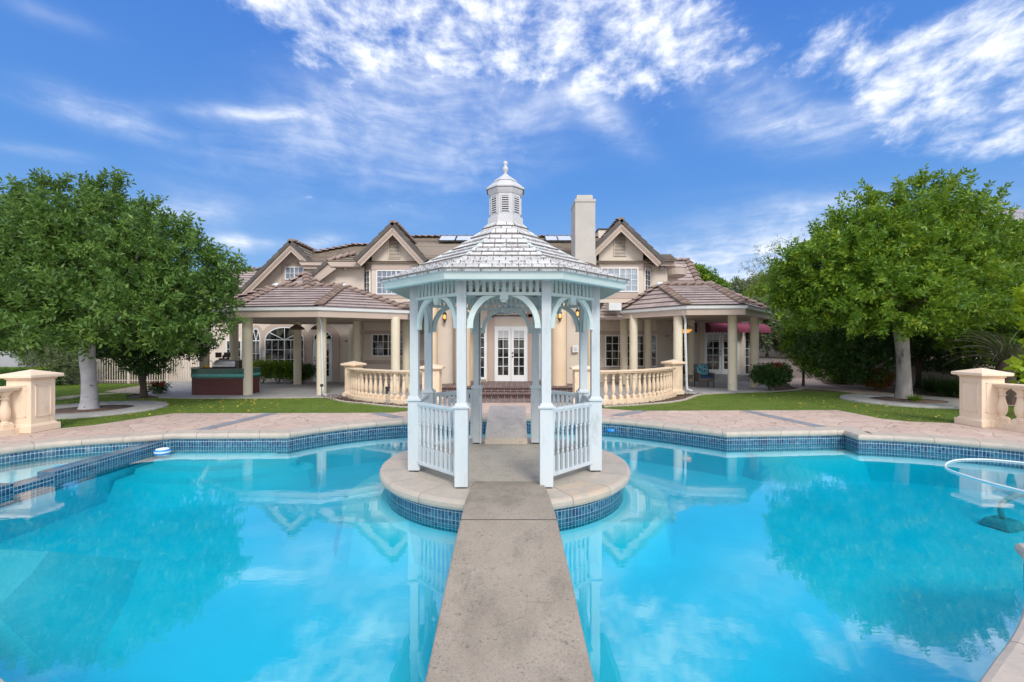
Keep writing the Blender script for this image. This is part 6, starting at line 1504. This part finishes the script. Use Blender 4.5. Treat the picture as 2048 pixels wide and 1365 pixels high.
p = gp(1905, 790); clump('large dark green lily turf clump left of the right pillar', p[0], p[1] - .3, 900, .95, .95, M['leaf_dark'])
p = gp(1868, 783); clump('dark arching lily turf clump against the retaining wall', p[0], p[1], 500, .9, .8, M['leaf_dark'])
p = gp(1780, 797); clump('small weedy tuft growing at the base of the right tree trunk', 12.45, 14.1, 160, .32, .28, M['leaf_r'], 'weed', 'weed', .03)
# cycad
cyx, cyy_ = 14.75, 13.6; cyd = thing('cycad', 'sago palm with stiff arching feathery fronds behind the right balustrade', 'palm', (cyx, cyy_, 0))
MB().lathe([(.20, 0), (.24, .4), (.22, 1.1), (.12, 1.35)], (cyx, cyy_, 0), 10).build('trunk', M['bark_dark'], cyd)
Pq, Tq, Wq = [], [], []; rm = MB()
for i in range(46):
    a = rng.uniform(0, 6.28); e = rng.uniform(-.1, 1.15); L = rng.uniform(1.3, 1.75); pts = []
    for q in np.linspace(0, 1, 14): ee = e - q * .95; pts.append(None)
    cur = np.array([cyx, cyy_, 1.3]); ee = e + .35
    line = [cur.copy()]
    for q in range(13): cur = cur + np.array([math.cos(a) * math.cos(ee), math.sin(a) * math.cos(ee), math.sin(ee)]) * L / 13; ee -= .10; line.append(cur.copy())
    rm.tube([tuple(v) for v in line], [.014 * (1 - .7 * k / 13) for k in range(14)], 4)
    for k in range(1, 13):
        d = line[k + 1] - line[k]; d /= np.linalg.norm(d); sd_ = np.cross(d, [0, 0, 1]); sd_ /= np.linalg.norm(sd_)
        for sub in (0, .33, .66):
            b = line[k] + (line[k + 1] - line[k]) * sub; ll = .23 * math.sin(math.pi * (k + sub) / 14) + .04
            for s_ in (-1, 1): tt = sd_ * s_ * .8 + d * .55 + np.array([0, 0, .12]); tt /= np.linalg.norm(tt); Pq.append(b); Tq.append(tt * ll); Wq.append(np.cross(tt, [0, 0, 1]) * .010)
rm.build('frond_stems', M['bark_limb'], cyd); quads('fronds', np.array(Pq), np.array(Tq), np.array(Wq), M['cycad'], cyd)
# lime leaved plant at the right edge
t = thing('lime_shrub', 'tall shrub with big lime yellow leaves at the right edge behind the balustrade', 'shrub', (12.7, 10.9, 0))
MB().tube([(12.7, 10.9, 0), (12.75, 10.9, 1.3), (12.6, 10.9, 2.6)], [.04, .03, .012], 6).tube([(12.75, 10.9, .8), (12.3, 10.9, 1.25)], [.02, .01], 5).tube([(12.75, 10.9, 1.4), (12.35, 10.9, 1.8)], [.02, .01], 5).build('stems', M['bark_limb'], t)
foliage(t, 'foliage', [(12.65, 10.9, 1.25, .40, .3, .18), (12.95, 10.9, 1.75, .40, .3, .22), (12.85, 10.9, 2.35, .30, .3, .2), (12.75, 10.9, 2.9, .4, .3, .35), (12.9, 10.9, .9, .4, .4, .3)], 130, 6, .20, .15, .2, M['leaf_lime'], shell=.2)
tree('leafy background shrubbery beyond the right balustrade', (17.5, 13.2, 0), .08, .7, [(17.6, 13.4, 1.0, 1.3, .9, .9), (19.5, 12.4, 1.1, 1.4, 1, 1.1), (18, 15.2, 1.4, 1.4, 1, 1.2)], 2600, 8, .13, .06, .26, M['leaf_dark'], M['bark_dark'], shell=.35, name='shrub', cat='shrub')

# grass blades over the lawns, fallen leaves, debris
def inside(P, poly):
    poly = np.array(poly); x, y = P[:, 0], P[:, 1]; c = np.zeros(len(P), bool); n = len(poly)
    for i in range(n):
        a, b = poly[i], poly[i - 1]
        if a[1] == b[1]: continue
        c ^= ((a[1] > y) != (b[1] > y)) & (x < (b[0] - a[0]) * (y - a[1]) / (b[1] - a[1]) + a[0])
    return c
def scatter(poly, x0, x1, y0, y1, n):
    P = np.column_stack([rng.uniform(x0, x1, n), rng.uniform(y0, y1, n)]); P = P[inside(P, poly)]
    for (cx_, cy_) in ((-11.55, 12.45), (12.45, 14.35)): P = P[np.hypot(P[:, 0] - cx_, P[:, 1] - cy_) > 1.74]
    return P
def grass(poly, x0, x1, y0, y1, n, lab):
    P = scatter(poly, x0, x1, y0, y1, n); n = len(P); P3 = np.column_stack([P, np.full(n, -.02)])
    T = unit(np.column_stack([rng.normal(size=n) * .4, rng.normal(size=n) * .4, np.ones(n)])) * rng.uniform(.025, .05, (n, 1)); W = unit(np.column_stack([rng.normal(size=n), rng.normal(size=n) * .4, np.zeros(n)])) * .006
    tag(quads('grass', P3, T, W, M['blade']), lab, 'grass', kind='stuff')
patL = lambda P: P
grass(left_lawn, -22, -2.2, 9.4, 20.9, 300000, 'short mown green grass of the left lawn'); grass(right_lawn, 2.4, 18, 10, 17, 130000, 'short mown green grass of the right lawn')
for poly, bx4, lab in ((left_lawn, (-14, -6, 10, 15), 'yellow leaves fallen on the left lawn'), (right_lawn, (8, 14, 10.5, 16), 'yellow leaves fallen on the right lawn')):
    P = scatter(poly, *bx4, 260); n = len(P); T = unit(np.column_stack([rng.normal(size=n), rng.normal(size=n), rng.normal(size=n) * .25])) * .085; W = unit(np.cross(T, np.tile([0, 0, 1.], (n, 1)) + rng.normal(size=(n, 3)) * .3)) * .025
    tag(quads('fallen_leaves', np.column_stack([P, np.full(n, .028)]), T, W, M['fallen']), lab, 'leaves', kind='stuff')
for (px, py, lab) in ((262, 954, 'dark curled leaf floating on the pool left of the steps reflection'), (692, 994, 'small dark leaf floating left of the island bench'), (296, 931, 'dark leaf floating close to the spa wall')):
    q = gp(px, py, WL); o = MB().add([(q[0] - .05, q[1], WL + .004), (q[0], q[1] - .015, WL + .012), (q[0] + .05, q[1], WL + .005), (q[0], q[1] + .02, WL + .004)], [(0, 1, 2, 3)]).build('floating_leaf', M['bark_dark']); tag(o, lab, 'leaf')
n = 9000
for poly, lab in (([gp(*p) for p in ((642, 797), (687, 805), (769, 812), (850, 815), (860, 808), (800, 806), (701, 791), (650, 791))], 'dark wood chip mulch in the bed beside the left balustrade'), ([gp(*p) for p in ((1206, 814), (1296, 809), (1368, 801), (1397, 791), (1425, 788), (1590, 780), (1600, 772), (1560, 765), (1540, 778), (1480, 785), (1361, 786), (1300, 796), (1206, 808))], 'dark wood chip mulch in the bed beside the right balustrade')):
    pa = np.array(poly); P = scatter(poly, pa[:, 0].min(), pa[:, 0].max(), pa[:, 1].min(), pa[:, 1].max(), n); k = len(P)
    T = unit(rng.normal(size=(k, 3)) * np.array([1, 1, .5])) * rng.uniform(.03, .08, (k, 1)); W = unit(np.cross(T, rng.normal(size=(k, 3)))) * .014
    M.setdefault('chip', leaf('wood_chip', [(.05, .03, .02), (.11, .07, .05), (.26, .20, .15)], 0, .9))
    tag(quads('mulch_chips', np.column_stack([P, rng.uniform(-.02, .02, k)]), T, W, M['chip']), lab, 'mulch', kind='stuff')
